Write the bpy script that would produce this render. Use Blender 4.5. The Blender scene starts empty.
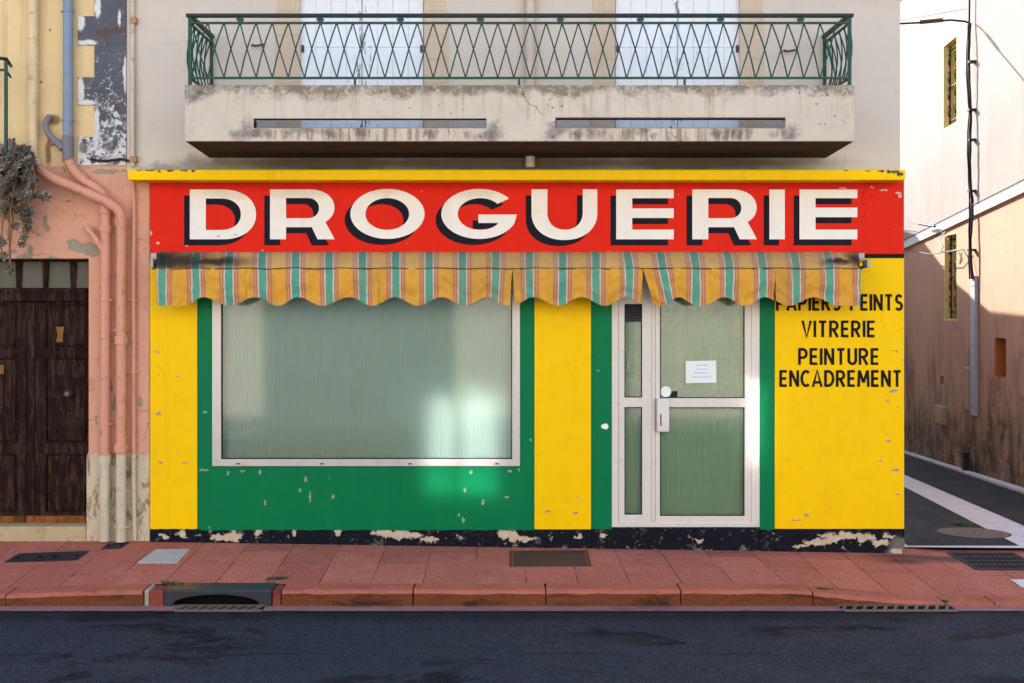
import bpy, bmesh, math, random
from mathutils import Vector, Matrix
random.seed(7)
S = bpy.context.scene
COL = S.collection
R = math.radians

# ------------------------------------------------------------------ camera model
F_PX, D0, VX, VY, CZ = 1064.0, 9.5, 496.0, 308.0, 2.116
def Pt(px, py, y=0.0):
    k = (D0 + y) / F_PX
    return Vector(((px - VX) * k, y, CZ + (VY - py) * k))
def X(px, y=0.0): return (px - VX) * (D0 + y) / F_PX
def Z(py, y=0.0): return CZ + (VY - py) * (D0 + y) / F_PX
def lerp(a, b, t): return a + (b - a) * t
def pw(x, pts):
    if x <= pts[0][0]: return pts[0][1]
    for (a, va), (b, vb) in zip(pts, pts[1:]):
        if x <= b: return lerp(va, vb, (x - a) / (b - a))
    return pts[-1][1]
YK = -1.40                                   # street face of the kerb
def z_wall(x): return pw(x, [(-3.1, .034), (3.64, -.071), (5.2, -.098)])
def z_kerb(x): return pw(x, [(-3.9, -.075), (-3.3, -.050), (-2.5, -.033), (2.25, -.032), (2.9, -.095), (3.4, -.128)])
def z_pave(x, y):
    a = lerp(z_wall(x), z_kerb(x), min(1, y / -1.215)) if y <= 0 else z_wall(x)
    b = lerp(-.110, z_kerb(x), min(1, (.28 - y) / 1.495))
    t = min(1, max(0, (x - 3.66) / .5)); t = t * t * (3 - 2 * t)
    return lerp(a, b, t)
def on_pave(px, py):
    d = 9.0
    for _ in range(30):
        x = (px - VX) / F_PX * d
        d = F_PX * (CZ - z_pave(x, d - D0)) / (py - VY)
    return Vector(((px - VX) / F_PX * d, d - D0, z_pave((px - VX) / F_PX * d, d - D0)))
def z_alley(y): return -.1 - .053 * y
def on_alley(px, py):
    d = (CZ + .1 - .053 * D0) / ((py - VY) / F_PX - .053)
    return Vector(((px - VX) / F_PX * d, d - D0, z_alley(d - D0)))

# ------------------------------------------------------------------ object helpers
def tag(o, label=None, cat=None, group=None, kind=None):
    if label: o['label'] = label
    if cat: o['category'] = cat
    if group: o['group'] = group
    if kind: o['kind'] = kind
    return o
def empty(name, label, cat, loc=(0, 0, 0), rz=0.0, group=None):
    o = bpy.data.objects.new(name, None); COL.objects.link(o)
    o.location = loc; o.rotation_euler = (0, 0, rz); o.empty_display_size = .2
    return tag(o, label, cat, group)
class MB:
    def __init__(s): s.v = []; s.f = []; s.mi = []; s.uv = None; s.smooth = []
    def add(s, verts, faces, mi=0, smooth=False):
        n = len(s.v); s.v += [tuple(p) for p in verts]
        s.f += [tuple(n + i for i in f) for f in faces]
        s.mi += [mi] * len(faces); s.smooth += [smooth] * len(faces); return s
    def box(s, x0, x1, y0, y1, z0, z1, mi=0):
        x0, x1 = min(x0, x1), max(x0, x1); y0, y1 = min(y0, y1), max(y0, y1); z0, z1 = min(z0, z1), max(z0, z1)
        return s.add([(x0,y0,z0),(x1,y0,z0),(x1,y1,z0),(x0,y1,z0),(x0,y0,z1),(x1,y0,z1),(x1,y1,z1),(x0,y1,z1)],
                     [(0,3,2,1),(4,5,6,7),(0,1,5,4),(1,2,6,5),(2,3,7,6),(3,0,4,7)], mi)
    def fbox(s, px0, px1, py0, py1, y0, y1, mi=0):       # facade box measured on its front face y0
        return s.box(X(px0, y0), X(px1, y0), y0, y1, Z(py0, y0), Z(py1, y0), mi)
    def quad(s, a, b, c, d, mi=0): return s.add([a, b, c, d], [(0, 1, 2, 3)], mi)
    def slab(s, top, t, mi=0):                           # top polygon (ccw from above) given thickness downward
        n = len(top); lo = [Vector(p) - Vector((0, 0, t)) for p in top]
        return s.add(list(top) + lo, [tuple(range(n)), tuple(range(2*n-1, n-1, -1))] + [(i, i + n, (i+1) % n + n, (i+1) % n) for i in range(n)], mi)
    def prism(s, prof, axis, a, b, mi=0):                # closed profile extruded along an axis: 'x' profile (y,z)  'y' profile (x,z)
        n = len(prof)
        mk = (lambda p, t: (t, p[0], p[1])) if axis == 'x' else (lambda p, t: (p[0], t, p[1]))
        return s.add([mk(p, a) for p in prof] + [mk(p, b) for p in prof],
                     [tuple(range(n)), tuple(range(2*n-1, n-1, -1))] + [(i, i + n, (i+1) % n + n, (i+1) % n) for i in range(n)], mi)
    def tube(s, pts, r, seg=12, mi=0, cap=True, radii=None):
        pts = [Vector(p) for p in pts]; n = len(pts); rings = []
        up = Vector((0, 0, 1)); prev = None
        for i, p in enumerate(pts):
            t = (pts[min(i+1, n-1)] - pts[max(i-1, 0)]).normalized()
            if prev is None:
                a = t.cross(up if abs(t.z) < .9 else Vector((1, 0, 0))).normalized()
            else:
                a = (prev - t * prev.dot(t)).normalized()
            prev = a; b = t.cross(a); rr = radii[i] if radii else r
            rings.append([p + (a * math.cos(k * 2 * math.pi / seg) + b * math.sin(k * 2 * math.pi / seg)) * rr for k in range(seg)])
        vs = [q for rg in rings for q in rg]; fs = []
        for i in range(n - 1):
            for k in range(seg):
                fs.append((i*seg + k, i*seg + (k+1) % seg, (i+1)*seg + (k+1) % seg, (i+1)*seg + k))
        s.add(vs, fs, mi, True)
        if cap: s.add(rings[0], [tuple(range(seg))[::-1]], mi); s.add(rings[-1], [tuple(range(seg))], mi)
        return s
    def bar(s, a, b, w, d, side=Vector((0, 1, 0)), mi=0):
        a, b = Vector(a), Vector(b); t = (b - a).normalized(); u = t.cross(side).normalized() * w / 2; v = u.normalized().cross(t) * d / 2
        vs = [p + q for p in (a, b) for q in (u + v, u - v, -u - v, -u + v)]
        return s.add(vs, [(0,1,2,3),(7,6,5,4),(0,4,5,1),(1,5,6,2),(2,6,7,3),(3,7,4,0)], mi)
    def disc(s, c, r, n, t, seg=28, mi=0, mi_side=None):          # flat drum, axis n, thickness t behind the front
        n = Vector(n).normalized(); a = n.cross(Vector((0, 0, 1)) if abs(n.z) < .9 else Vector((1, 0, 0))).normalized(); b = n.cross(a); c = Vector(c)
        fr = [c + (a * math.cos(k*2*math.pi/seg) + b * math.sin(k*2*math.pi/seg)) * r for k in range(seg)]
        bk = [p - n * t for p in fr]
        s.add(fr + bk, [tuple(range(seg)), tuple(range(2*seg-1, seg-1, -1))] + [(k, k + seg, (k+1) % seg + seg, (k+1) % seg) for k in range(seg)], mi)
        return s
    def build(s, name, mats, parent=None, bevel=0.0, fix=True, label=None, inv=None):
        me = bpy.data.meshes.new(name)
        vs = s.v
        me.from_pydata([tuple(p) for p in vs], [], s.f)
        for m in (mats if isinstance(mats, (list, tuple)) else [mats]): me.materials.append(m)
        for p, mi, sm in zip(me.polygons, s.mi, s.smooth): p.material_index = mi; p.use_smooth = sm
        if fix:
            bm = bmesh.new(); bm.from_mesh(me); bmesh.ops.recalc_face_normals(bm, faces=bm.faces); bm.to_mesh(me); bm.free()
        me.update()
        o = bpy.data.objects.new(name, me); COL.objects.link(o)
        if parent is not None:
            o.parent = parent
            if inv is not False and inv is None: o.matrix_parent_inverse = PINV.get(parent.name, Matrix.Identity(4))
        if bevel:
            b = o.modifiers.new('bevel', 'BEVEL'); b.width = bevel; b.segments = 2; b.limit_method = 'ANGLE'; b.angle_limit = R(40)
        if label: o['label'] = label
        return o
PINV = {}
def placed(o):                       # children of o are modelled in world coordinates
    m = Matrix.LocRotScale(o.location, o.rotation_euler, None)
    PINV[o.name] = m.inverted(); return o
def curve_shape(name, splines, y, thick, mat, parent=None, bevel=0.0):
    """flat shape in the facade plane, outlines in (x, z), holes by even-odd; front at y, thickness going back"""
    cu = bpy.data.curves.new('tmp', 'CURVE'); cu.dimensions = '2D'; cu.fill_mode = 'BOTH'; cu.extrude = thick / 2
    for pts in splines:
        sp = cu.splines.new('POLY'); sp.points.add(len(pts) - 1); sp.use_cyclic_u = True
        for p, q in zip(sp.points, pts): p.co = (q[0], q[1], 0, 1)
    tmp = bpy.data.objects.new('tmp', cu); COL.objects.link(tmp)
    dg = bpy.context.evaluated_depsgraph_get()
    me = bpy.data.meshes.new_from_object(tmp.evaluated_get(dg)); bpy.data.objects.remove(tmp); bpy.data.curves.remove(cu)
    mb = MB()
    mb.v = [(v.co.x, y + thick / 2 - v.co.z, v.co.y) for v in me.vertices]
    mb.f = [tuple(p.vertices) for p in me.polygons]
    if thick == 0:
        mb.f = [f if (Vector(mb.v[f[1]]) - Vector(mb.v[f[0]])).cross(Vector(mb.v[f[2]]) - Vector(mb.v[f[0]])).y < 0 else f[::-1] for f in mb.f]
    mb.mi = [0] * len(mb.f); mb.smooth = [False] * len(mb.f)
    bpy.data.meshes.remove(me)
    o = mb.build(name, mat, parent, bevel, fix=False)
    bm = bmesh.new(); bm.from_mesh(o.data); bmesh.ops.remove_doubles(bm, verts=bm.verts, dist=1e-5)
    if thick > 0: bmesh.ops.recalc_face_normals(bm, faces=bm.faces)
    bm.to_mesh(o.data); bm.free()
    return o
def rect(px0, px1, py0, py1, y=0.0):
    return [(X(px0, y), Z(py1, y)), (X(px1, y), Z(py1, y)), (X(px1, y), Z(py0, y)), (X(px0, y), Z(py0, y))]

# ------------------------------------------------------------------ material helpers
class N:
    def __init__(s, name, rough=.85, spec=.3):
        s.m = bpy.data.materials.new(name); s.m.use_nodes = True; s.t = s.m.node_tree
        s.b = s.t.nodes['Principled BSDF']; s.b.inputs['Roughness'].default_value = rough
        s.b.inputs['Specular IOR Level'].default_value = spec
        s.geo = s.t.nodes.new('ShaderNodeNewGeometry'); s.P = s.geo.outputs['Position']
    def n(s, kind, ins=(), **kw):
        nd = s.t.nodes.new(kind)
        for k, v in kw.items(): setattr(nd, k, v)
        for k, v in (ins.items() if isinstance(ins, dict) else enumerate(ins)):
            if v is None: continue
            s.set(nd.inputs[k], v)
        return nd
    def set(s, sock, v):
        if hasattr(v, 'is_output'): s.t.links.new(v, sock)
        else:
            if sock.type == 'RGBA' and not isinstance(v, (int, float)) and len(v) == 3: v = (*v, 1)
            sock.default_value = v
    def math(s, op, a, b=0.0, c=0.0, clamp=False): return s.n('ShaderNodeMath', (a, b, c), operation=op, use_clamp=clamp).outputs[0]
    def vmath(s, op, a, b=None, c=None):
        nd = s.n('ShaderNodeVectorMath', (a, b, c), operation=op)
        return nd.outputs['Value'] if op in ('LENGTH', 'DOT_PRODUCT', 'DISTANCE') else nd.outputs[0]
    def noise(s, scale, detail=5, rough=.6, dist=0.0, vec=None, stretch=None, color=False):
        v = vec or s.P
        if stretch: v = s.vmath('MULTIPLY', v, stretch)
        nd = s.n('ShaderNodeTexNoise', {'Vector': v, 'Scale': scale, 'Detail': detail, 'Roughness': rough, 'Distortion': dist})
        return nd.outputs['Color' if color else 'Fac']
    def sm(s, v, a, b): return s.n('ShaderNodeMapRange', {'Value': v, 'From Min': a, 'From Max': b}, interpolation_type='SMOOTHSTEP').outputs[0]
    def mr(s, v, a, b, c, d): return s.n('ShaderNodeMapRange', {'Value': v, 'From Min': a, 'From Max': b, 'To Min': c, 'To Max': d}).outputs[0]
    def mix(s, f, a, b, mode='MIX'):
        nd = s.n('ShaderNodeMix', data_type='RGBA', blend_type=mode)
        s.set(nd.inputs[0], f); s.set(nd.inputs[6], a); s.set(nd.inputs[7], b); return nd.outputs[2]
    def xyz(s, v=None):
        o = s.n('ShaderNodeSeparateXYZ', (v or s.P,)).outputs; return o[0], o[1], o[2]
    def ramp(s, f, stops, interp='LINEAR'):
        nd = s.n('ShaderNodeValToRGB', (f,)); cr = nd.color_ramp; cr.interpolation = interp
        while len(cr.elements) < len(stops): cr.elements.new(.5)
        for e, (p, c) in zip(cr.elements, stops): e.position = p; e.color = (*c, 1) if len(c) == 3 else c
        return nd.outputs[0]
    def blobs(s, lst, distort=.05, dscale=9, y=0.0, soft=.12, ground=False, detail=4):
        """ragged patches; lst of (px, py, rx_px, ry_px) on the facade, or world (x, y, rx, ry) on the ground"""
        nz = s.noise(dscale, detail, .65, color=True)
        p = s.vmath('MULTIPLY_ADD', s.vmath('SUBTRACT', nz, (.5, .5, .5)), (distort * 2,) * 3, s.P)
        best = None; k = (D0 + y) / F_PX
        for (a, b, ra, rb) in lst:
            if ground: sc = (1 / ra, 1 / rb, 0); c = (-a / ra, -b / rb, 0)
            else:
                c0 = Pt(a, b, y); sc = (1 / (ra * k), 0, 1 / (rb * k)); c = (-c0.x * sc[0], 0, -c0.z * sc[2])
            l = s.vmath('LENGTH', s.vmath('MULTIPLY_ADD', p, sc, c))
            best = l if best is None else s.math('MINIMUM', best, l)
        return s.sm(best, 1 + soft, 1 - soft)
    def bump(s, h, strength=.3, dist=.01, prev=None):
        nd = s.n('ShaderNodeBump', {'Height': h, 'Strength': strength, 'Distance': dist})
        if prev: s.set(nd.inputs['Normal'], prev)
        s.t.links.new(nd.outputs[0], s.b.inputs['Normal']); return nd.outputs[0]
    def done(s, color=None, rough=None, metal=None):
        if color is not None: s.set(s.b.inputs['Base Color'], color)
        if rough is not None: s.set(s.b.inputs['Roughness'], rough)
        if metal is not None: s.set(s.b.inputs['Metallic'], metal)
        return s.m
def sc3(c, k): return tuple(min(1, v * k) for v in c)

def plain(name, c, rough=.6, var=.18, scale=14, metal=0.0, spec=.18, grime=None, streak=None, bump=.08, rust=None):
    n = N(name, rough, spec)
    v = n.noise(scale, 5, .6)
    col = n.mix(v, sc3(c, 1 - var), sc3(c, 1 + var))
    if grime:
        g = n.sm(n.noise(5, 6, .7), .5, .72); col = n.mix(n.math('MULTIPLY', g, grime[1]), col, grime[0])
    if streak:
        st = n.sm(n.noise(1, 5, .65, vec=n.vmath('MULTIPLY', n.P, (17, 17, 1.2))), .48, .75)
        col = n.mix(n.math('MULTIPLY', st, streak[1]), col, streak[0])
    if rust:
        rs = n.sm(n.noise(8, 6, .7, 1.0), rust[1], rust[1] + .06); col = n.mix(rs, col, rust[0])
    n.bump(n.noise(scale * 9, 3, .6), bump, .004)
    return n.done(col, n.mr(v, 0, 1, max(.05, rough - .12), min(1, rough + .12)), metal)

def wall_paint(name, c, chips=(), chip_col=(.42, .38, .33), sparse=None, rough=.55, var=.08, streak=None, bump=.35, cracks=0.0, distort=.02, y=0.0, spec=.07, stain_shade=None, bump_scale=55, dscale=26):
    """painted render: roller grain, faint mottling, chipped places that show the ground under the paint"""
    n = N(name, rough, spec)
    big = n.noise(1.3, 6, .62); mid = n.noise(9, 5, .6)
    col = n.mix(big, sc3(c, 1 - var), sc3(c, 1 + var))
    col = n.mix(n.math('MULTIPLY', n.sm(mid, .45, .8), .22), col, sc3(c, .72))
    if streak:
        st = n.sm(n.noise(1, 6, .65, vec=n.vmath('MULTIPLY', n.P, (9, 9, .7))), .5, .8)
        col = n.mix(n.math('MULTIPLY', st, streak[1]), col, streak[0])
    if stain_shade:
        for (lst, sc_, k, ds) in stain_shade:
            m = n.blobs(lst, ds, 7, y, .6, detail=6)
            col = n.mix(n.math('MULTIPLY', m, k), col, sc_)
    mask = None
    if chips: mask = n.blobs([(a, b, c * .62 + .15, d * .62 + .15) for a, b, c, d in chips], distort * 1.5, dscale * 1.5, y, .1, detail=6)
    if sparse:
        sp = n.sm(n.noise(sparse[0], 3, .5, .6), sparse[1], sparse[1] + .012)
        mask = n.math('MAXIMUM', mask, sp) if mask else sp
    if cracks:
        vo = n.n('ShaderNodeTexVoronoi', {'Vector': n.vmath('MULTIPLY_ADD', n.noise(3, 4, .6, color=True), (.25, .25, .25), n.P), 'Scale': 2.2}, feature='DISTANCE_TO_EDGE').outputs[0]
        cr = n.math('MULTIPLY', n.sm(vo, .006, .001), n.sm(n.noise(1.7, 2, .5), .56, .62))
        col = n.mix(n.math('MULTIPLY', cr, cracks), col, sc3(c, .25))
    h = n.noise(bump_scale, 4, .65)
    h = n.math('ADD', n.math('MULTIPLY', h, .5), n.noise(11, 4, .6))
    if mask:
        cc = n.mix(n.noise(40, 4, .7), sc3(chip_col, .65), sc3(chip_col, 1.25)); col = n.mix(mask, col, cc)
        h = n.math('SUBTRACT', h, n.math('MULTIPLY', mask, 1.2))
        n.set(n.b.inputs['Roughness'], n.mr(mask, 0, 1, rough, .9))
    n.bump(h, bump, .006)
    return n.done(col)

# ------------------------------------------------------------------ materials
M = {}
M['yellow'] = wall_paint('yellow_paint', (.92, .565, .002), chips=[(159,414,5,2.6),(161,462,3.5,2.4),(185,463,5,1),(158,352,4,1),(893,391,7,1.6),(888,441,4,1.2),(895,470,6,1.6),(897,494,5,1.3),(806,515,5,2),(880,461,2,1.6),(887,401,2,2),(895,351,5,1),(575,513,4,2),(548,511,5,1.3),(796,520,9,1)],
    chip_col=(.36,.33,.27), sparse=(13, .735), rough=.42, var=.06, streak=((.70,.40,.003), .3), bump=.3, spec=.08, cracks=.5, distort=.018)
M['green'] = wall_paint('green_paint', (.003, .17, .062), chips=[(205,412,3.4,2),(204,470,8,1.2),(243,471,4,1),(260,472,1.6,3),(228,473,1.6,3),(265,503,1.2,5),(310,497,1.1,9),(306,479,2,4),(333,497,2,3),(465,490,1.4,3.6),(471,472,1.6,3),(463,520,2,5),(459,515,2,2),(483,502,1.7,5),(510,471,2.5,2),(507,497,3.4,1.3),(519,470,1.4,2.4),(300,490,1.5,3),(598,371,2,1),(531,440,2,2)],
    chip_col=(.28,.33,.26), sparse=(17, .76), rough=.40, var=.10, streak=((.006,.22,.085), .3), bump=.26, spec=.08, distort=.018)
M['red'] = wall_paint('red_paint', (.70, .017, .005), chips=[(158,243,3,1.6),(187,246,2,1.2),(150.5,233,1.5,3),(262,251,1.4,1),(872,187,2.5,1),(884,190,6,1.2),(898,193,4,1.5),(900,196,2.5,2),(843,188,6,.8)],
    chip_col=(.62,.52,.48), sparse=(15, .76), rough=.42, var=.07, streak=((.5,.010,.004), .3), bump=.28, y=-.03, spec=.08, cracks=.6, distort=.02)
M['letter_white'] = wall_paint('white_sign_paint', (.84, .80, .75), rough=.5, var=.05, chips=[(236,235,4,1),(218,236,3,1),(848,188,5,.9)], chip_col=(.55,.5,.44), streak=((.62,.55,.45), .35), bump=.2, y=-.03,
    stain_shade=[([(230,193,30,5),(300,193,34,5),(388,191,20,4),(478,193,24,4)], (.58,.5,.4), .45, .06)])
M['letter_black'] = wall_paint('black_sign_paint', (.012, .013, .022), rough=.6, var=.2, bump=.2, spec=.05)
M['word_black'] = wall_paint('black_word_paint', (.013, .012, .012), rough=.6, var=.2, spec=.05, sparse=(30,.74), chip_col=(.6,.36,.01), bump=.25)
M['cornice'] = wall_paint('yellow_ledge_paint', (.92, .575, .003), chips=[(893,172,10,2.2),(881,171,5,2),(868,171,4,1.3),(900,174,5,3.5),(846,170,4,.9),(150,170,9,1.3),(170,170.3,6,1.6),(184,170,7,1.8),(193,170,3,2.6),(139,170,6,1.2),(159,171,2,2.5)],
    chip_col=(.10,.09,.06), rough=.5, var=.07, streak=((.55,.33,.006), .35), y=-.23, bump=.3, distort=.022)
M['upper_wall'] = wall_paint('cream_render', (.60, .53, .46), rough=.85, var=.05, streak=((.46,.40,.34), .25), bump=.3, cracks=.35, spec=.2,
    stain_shade=[([(205,166,30,9),(165,168,26,4)], (.16,.16,.12), .6, .1), ([(330,163,116,9),(500,163,200,9),(700,163,122,9)], (.085,.066,.038), .93, .03), ([(135,120,6,60)], (.4,.36,.3), .4, .05)])  # wide blobs put the balcony's shade, along with dirt, into the wall colour
M['stone'] = plain('window_stone', (.57, .46, .34), .85, .1, 7, streak=((.42,.31,.2), .4), bump=.25)
M['shop_side'] = wall_paint('side_render', (.5, .44, .38), rough=.9, var=.1, bump=.3)
def plinth_mat():
    n = N('peeling_black_plinth', .75, .06)
    base = n.mix(n.noise(20, 5, .65), (.004, .005, .010), (.013, .015, .024))
    big = n.blobs([(232,536,11,5),(216,537,8,3),(258,533,3.5,5.5),(338,532,3,4),(400,535,22,3.8),(384,532,13,2.4),(430,539,10,3),(294,533,2.5,4),(507,534,11,4.4),(521,539,13,3.2),(182,534,6,3.5),(165,536,4,2),(842,536,22,3.4),(832,540,8,4),(866,538,9,4),(880,543,10,2.6),(897,552,5,3),(889,536,6,2.4),(817,542,14,3),(579,537,5,2.5),(603,536,3,2),(700,541,4,1.2),(800,546,8,1.6)], .075, 15, -.02, .12, detail=8)
    fine = n.sm(n.noise(17, 8, .75, .4), .615, .635)
    lo = n.sm(n.noise(9, 8, .78, .5), .575, .63)
    grey = n.mix(n.noise(30, 5, .7), (.12, .12, .125), (.3, .29, .28))
    cream = n.mix(n.noise(22, 5, .7), (.36, .28, .19), (.72, .60, .47))
    col = n.mix(n.math('MULTIPLY', lo, .75), base, grey)
    col = n.mix(n.math('MULTIPLY', fine, .8), col, cream)
    corner = n.blobs([(901,546,11,9),(893,552,8,4)], .08, 14, -.02, .4, detail=7)
    col = n.mix(n.math('MULTIPLY', corner, .8), col, n.mix(n.noise(18, 6, .75), (.05, .045, .04), (.34, .30, .25)))
    col = n.mix(big, col, cream)
    m = n.math('MAXIMUM', n.math('MAXIMUM', big, fine), n.math('MULTIPLY', lo, .5))
    n.bump(n.math('SUBTRACT', n.noise(45, 5, .7), n.math('MULTIPLY', m, 1.2)), .6, .01)
    return n.done(col, n.mr(m, 0, 1, .65, .9))
M['plinth'] = plinth_mat()
def concrete_parapet():
    n = N('weathered_balcony_concrete', .9, .2)
    base = n.mix(n.noise(2.2, 6, .65), (.52, .445, .37), (.68, .60, .52))
    x, y, z = n.xyz()
    zt = Z(85, -.734); zb = Z(127.5, -.734)
    # grime soaking in from the top edge, streaks below it
    dz = n.math('SUBTRACT', zt, z)
    col2 = n.noise(1, 6, .72, vec=n.vmath('MULTIPLY', n.P, (15, 1, .9)))
    mott = n.noise(13, 7, .75, .4)
    band = n.math('MULTIPLY', n.sm(n.math('SUBTRACT', dz, n.mr(n.noise(3.6, 6, .75), .3, .66, .005, .13)), .05, -.04), n.sm(mott, .30, .54))
    streak = n.math('MULTIPLY', n.sm(col2, .5, .78), n.sm(dz, .42, .0))
    col = n.mix(n.math('MULTIPLY', band, .9), base, (.165, .13, .085))
    col = n.mix(n.math('MULTIPLY', streak, .8), col, (.25, .20, .14))
    col = n.mix(n.math('MULTIPLY', n.sm(n.noise(5, 7, .75, .6), .52, .7), .35), col, (.34, .30, .26))
    drip = band
    lip = n.blobs([(370,134.5,126,6.5),(670,134.5,120,6.5)], .02, 9, -.734, .25)
    col3 = n.noise(1, 5, .7, vec=n.vmath('MULTIPLY', n.P, (24, 1, 2.2)))
    col = n.mix(n.math('MULTIPLY', n.math('MULTIPLY', lip, n.sm(col3, .46, .6)), .8), col, n.mix(n.noise(6), (.33, .23, .12), (.14, .115, .09)))
    ochre = n.math('MULTIPLY', n.sm(col2, .5, .75), n.sm(n.noise(3, 4, .6), .45, .65))
    col = n.mix(n.math('MULTIPLY', ochre, .5), col, (.36, .25, .12))
    soot = n.blobs([(247,130,6,9),(241,135,10,6),(253,132,16,4),(303,131,18,4),(330,132,10,5),(495,132,6,8),(490,137,12,5),(361,131,5,5),(430,133,8,5),(553,132,6,8),(560,130,9,5),(578,133,4,7),(590,132,5,6),(601,133,5,7),(640,131,9,4),(716,133,4,7),(727,133,4,7),(737,133,4,7),(748,133,5,7),(790,133,8,8),(783,131,6,5),(190,96,14,5),(205,92,12,4),(655,137,2.4,3)], .09, 13, -.734, .7, detail=8)
    col = n.mix(n.math('MULTIPLY', n.math('MULTIPLY', soot, n.mr(mott, .3, .6, .45, 1)), .75), col, (.085, .08, .075))
    pits = n.n('ShaderNodeTexVoronoi', {'Vector': n.P, 'Scale': 16.0}, feature='F1')
    pit = n.math('MULTIPLY', n.sm(pits.outputs['Distance'], .16, .1), n.sm(n.noise(1.9, 3, .5), .56, .62))
    col = n.mix(n.math('MULTIPLY', pit, .8), col, (.06, .05, .05))
    vo = n.n('ShaderNodeTexVoronoi', {'Vector': n.vmath('MULTIPLY_ADD', n.noise(4, 4, .6, color=True), (.2, .2, .2), n.P), 'Scale': 1.9}, feature='DISTANCE_TO_EDGE').outputs[0]
    cr = n.math('MULTIPLY', n.sm(vo, .008, .001), n.sm(n.noise(1.3, 2, .5), .55, .62))
    col = n.mix(n.math('MULTIPLY', cr, .8), col, (.06, .05, .045))
    n.bump(n.math('SUBTRACT', n.noise(30, 7, .7), n.math('ADD', pit, n.math('MULTIPLY', drip, .2))), .5, .012)
    return n.done(col)
M['parapet'] = concrete_parapet()
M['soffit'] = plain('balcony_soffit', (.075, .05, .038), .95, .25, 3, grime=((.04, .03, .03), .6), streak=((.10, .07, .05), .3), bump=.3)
M['lintel'] = plain('rusty_slot_iron', (.035, .014, .010), .85, .4, 20)
M['sill_rust'] = plain('ochre_slot_edge', (.34, .17, .075), .9, .3, 14)
M['floor'] = plain('balcony_floor_tiles', (.62, .58, .53), .8, .1, 6)
M['rail'] = plain('green_railing_paint', (.003, .062, .044), .45, .25, 20, spec=.3, rust=((.05, .03, .02), .72))
M['rail_dark'] = plain('dark_handrail_paint', (.004, .018, .015), .45, .25, 20, spec=.3)
def shutter_mat():
    n = N('flaking_shutter_paint', .6, .35)
    base = n.mix(n.noise(3, 5, .6), (.70, .74, .80), (.82, .85, .89))
    st = n.noise(1, 7, .72, vec=n.vmath('MULTIPLY', n.P, (34, 34, 7)))
    x, y, z = n.xyz()
    near = None
    for cx in (361, 680):
        d = n.math('ABSOLUTE', n.math('SUBTRACT', x, X(cx))); near = d if near is None else n.math('MINIMUM', near, d)
    th = n.mr(near, 0, .3, .56, .73)
    flake = n.sm(n.math('SUBTRACT', st, th), 0, .03)
    col = n.mix(flake, base, n.mix(n.noise(30), (.05, .045, .05), (.2, .19, .2)))
    n.bump(n.math('SUBTRACT', st, n.math('MULTIPLY', flake, 1.0)), .3, .006)
    return n.done(col)
M['shutter'] = shutter_mat()
M['rusty_iron'] = plain('rusty_iron', (.09, .05, .035), .8, .35, 30)
M['pvc_frame'] = plain('white_door_frame', (.67, .63, .59), .38, .05, 5, spec=.35, grime=((.42, .37, .33), .35), bump=.02)
M['alu'] = plain('aluminium_window_frame', (.56, .53, .52), .36, .07, 9, metal=.25, spec=.5, grime=((.34, .3, .3), .4), bump=.02)
M['gasket'] = plain('black_gasket', (.015, .015, .015), .6)
def glass(name, tint, refl=1.0, dirt=0.0):
    n = N(name); t = n.t; t.nodes.remove(n.b)
    out = t.nodes['Material Output']
    fr = n.n('ShaderNodeFresnel', {'IOR': 1.6})
    tr = n.n('ShaderNodeBsdfTransparent', {'Color': (*tint, 1)})
    gl = n.n('ShaderNodeBsdfGlossy', {'Color': (1, 1, 1, 1), 'Roughness': .065})
    nb = n.n('ShaderNodeBump', {'Height': n.noise(.8, 2, .5), 'Strength': .05, 'Distance': .02}); t.links.new(nb.outputs[0], gl.inputs['Normal'])
    mx = n.n('ShaderNodeMixShader', (n.math('MULTIPLY', fr.outputs[0], 1.6 * refl, clamp=True), tr.outputs[0], gl.outputs[0]))
    last = mx.outputs[0]
    if dirt:
        di = n.n('ShaderNodeBsdfDiffuse', {'Color': (.50, .50, .36, 1)})
        st = n.noise(1, 6, .7, vec=n.vmath('MULTIPLY', n.P, (14, 14, 1.4)), dist=.4)
        bl = n.noise(5, 5, .65, .8)
        f = n.math('MULTIPLY', n.math('ADD', n.math('MULTIPLY', n.sm(st, .45, .8), .7), n.math('MULTIPLY', n.sm(bl, .48, .7), .5)), dirt, clamp=True)
        last = n.n('ShaderNodeMixShader', (f, last, di.outputs[0])).outputs[0]
    t.links.new(last, out.inputs[0]); return n.m
M['glass'] = glass('window_glass', (.87, .93, .91), .8, .06)
M['glass_door'] = glass('door_glass', (.85, .91, .86), .9, .10)
M['glass_dirty'] = glass('streaked_door_glass', (.76, .86, .74), .9, .75)
M['blind'] = plain('grey_green_blind', (.35, .43, .405), .75, .07, 3, bump=.05)
M['curtain'] = plain('green_door_blind', (.30, .425, .33), .8, .1, 4, bump=.05)
M['dark'] = plain('dark_interior', (.02, .018, .018), .9)
M['paper'] = plain('white_paper', (.78, .83, .84), .7, .03, 6)
M['ink'] = plain('faded_blue_ink', (.45, .60, .72), .7, .1, 50)
M['sticker'] = plain('white_sticker', (.80, .86, .84), .5, .03, 20)
M['lock'] = plain('brushed_lock_case', (.62, .62, .64), .35, .05, 12, metal=.4)
M['steel'] = plain('dull_steel', (.34, .33, .32), .5, .2, 30, metal=.5)
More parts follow.
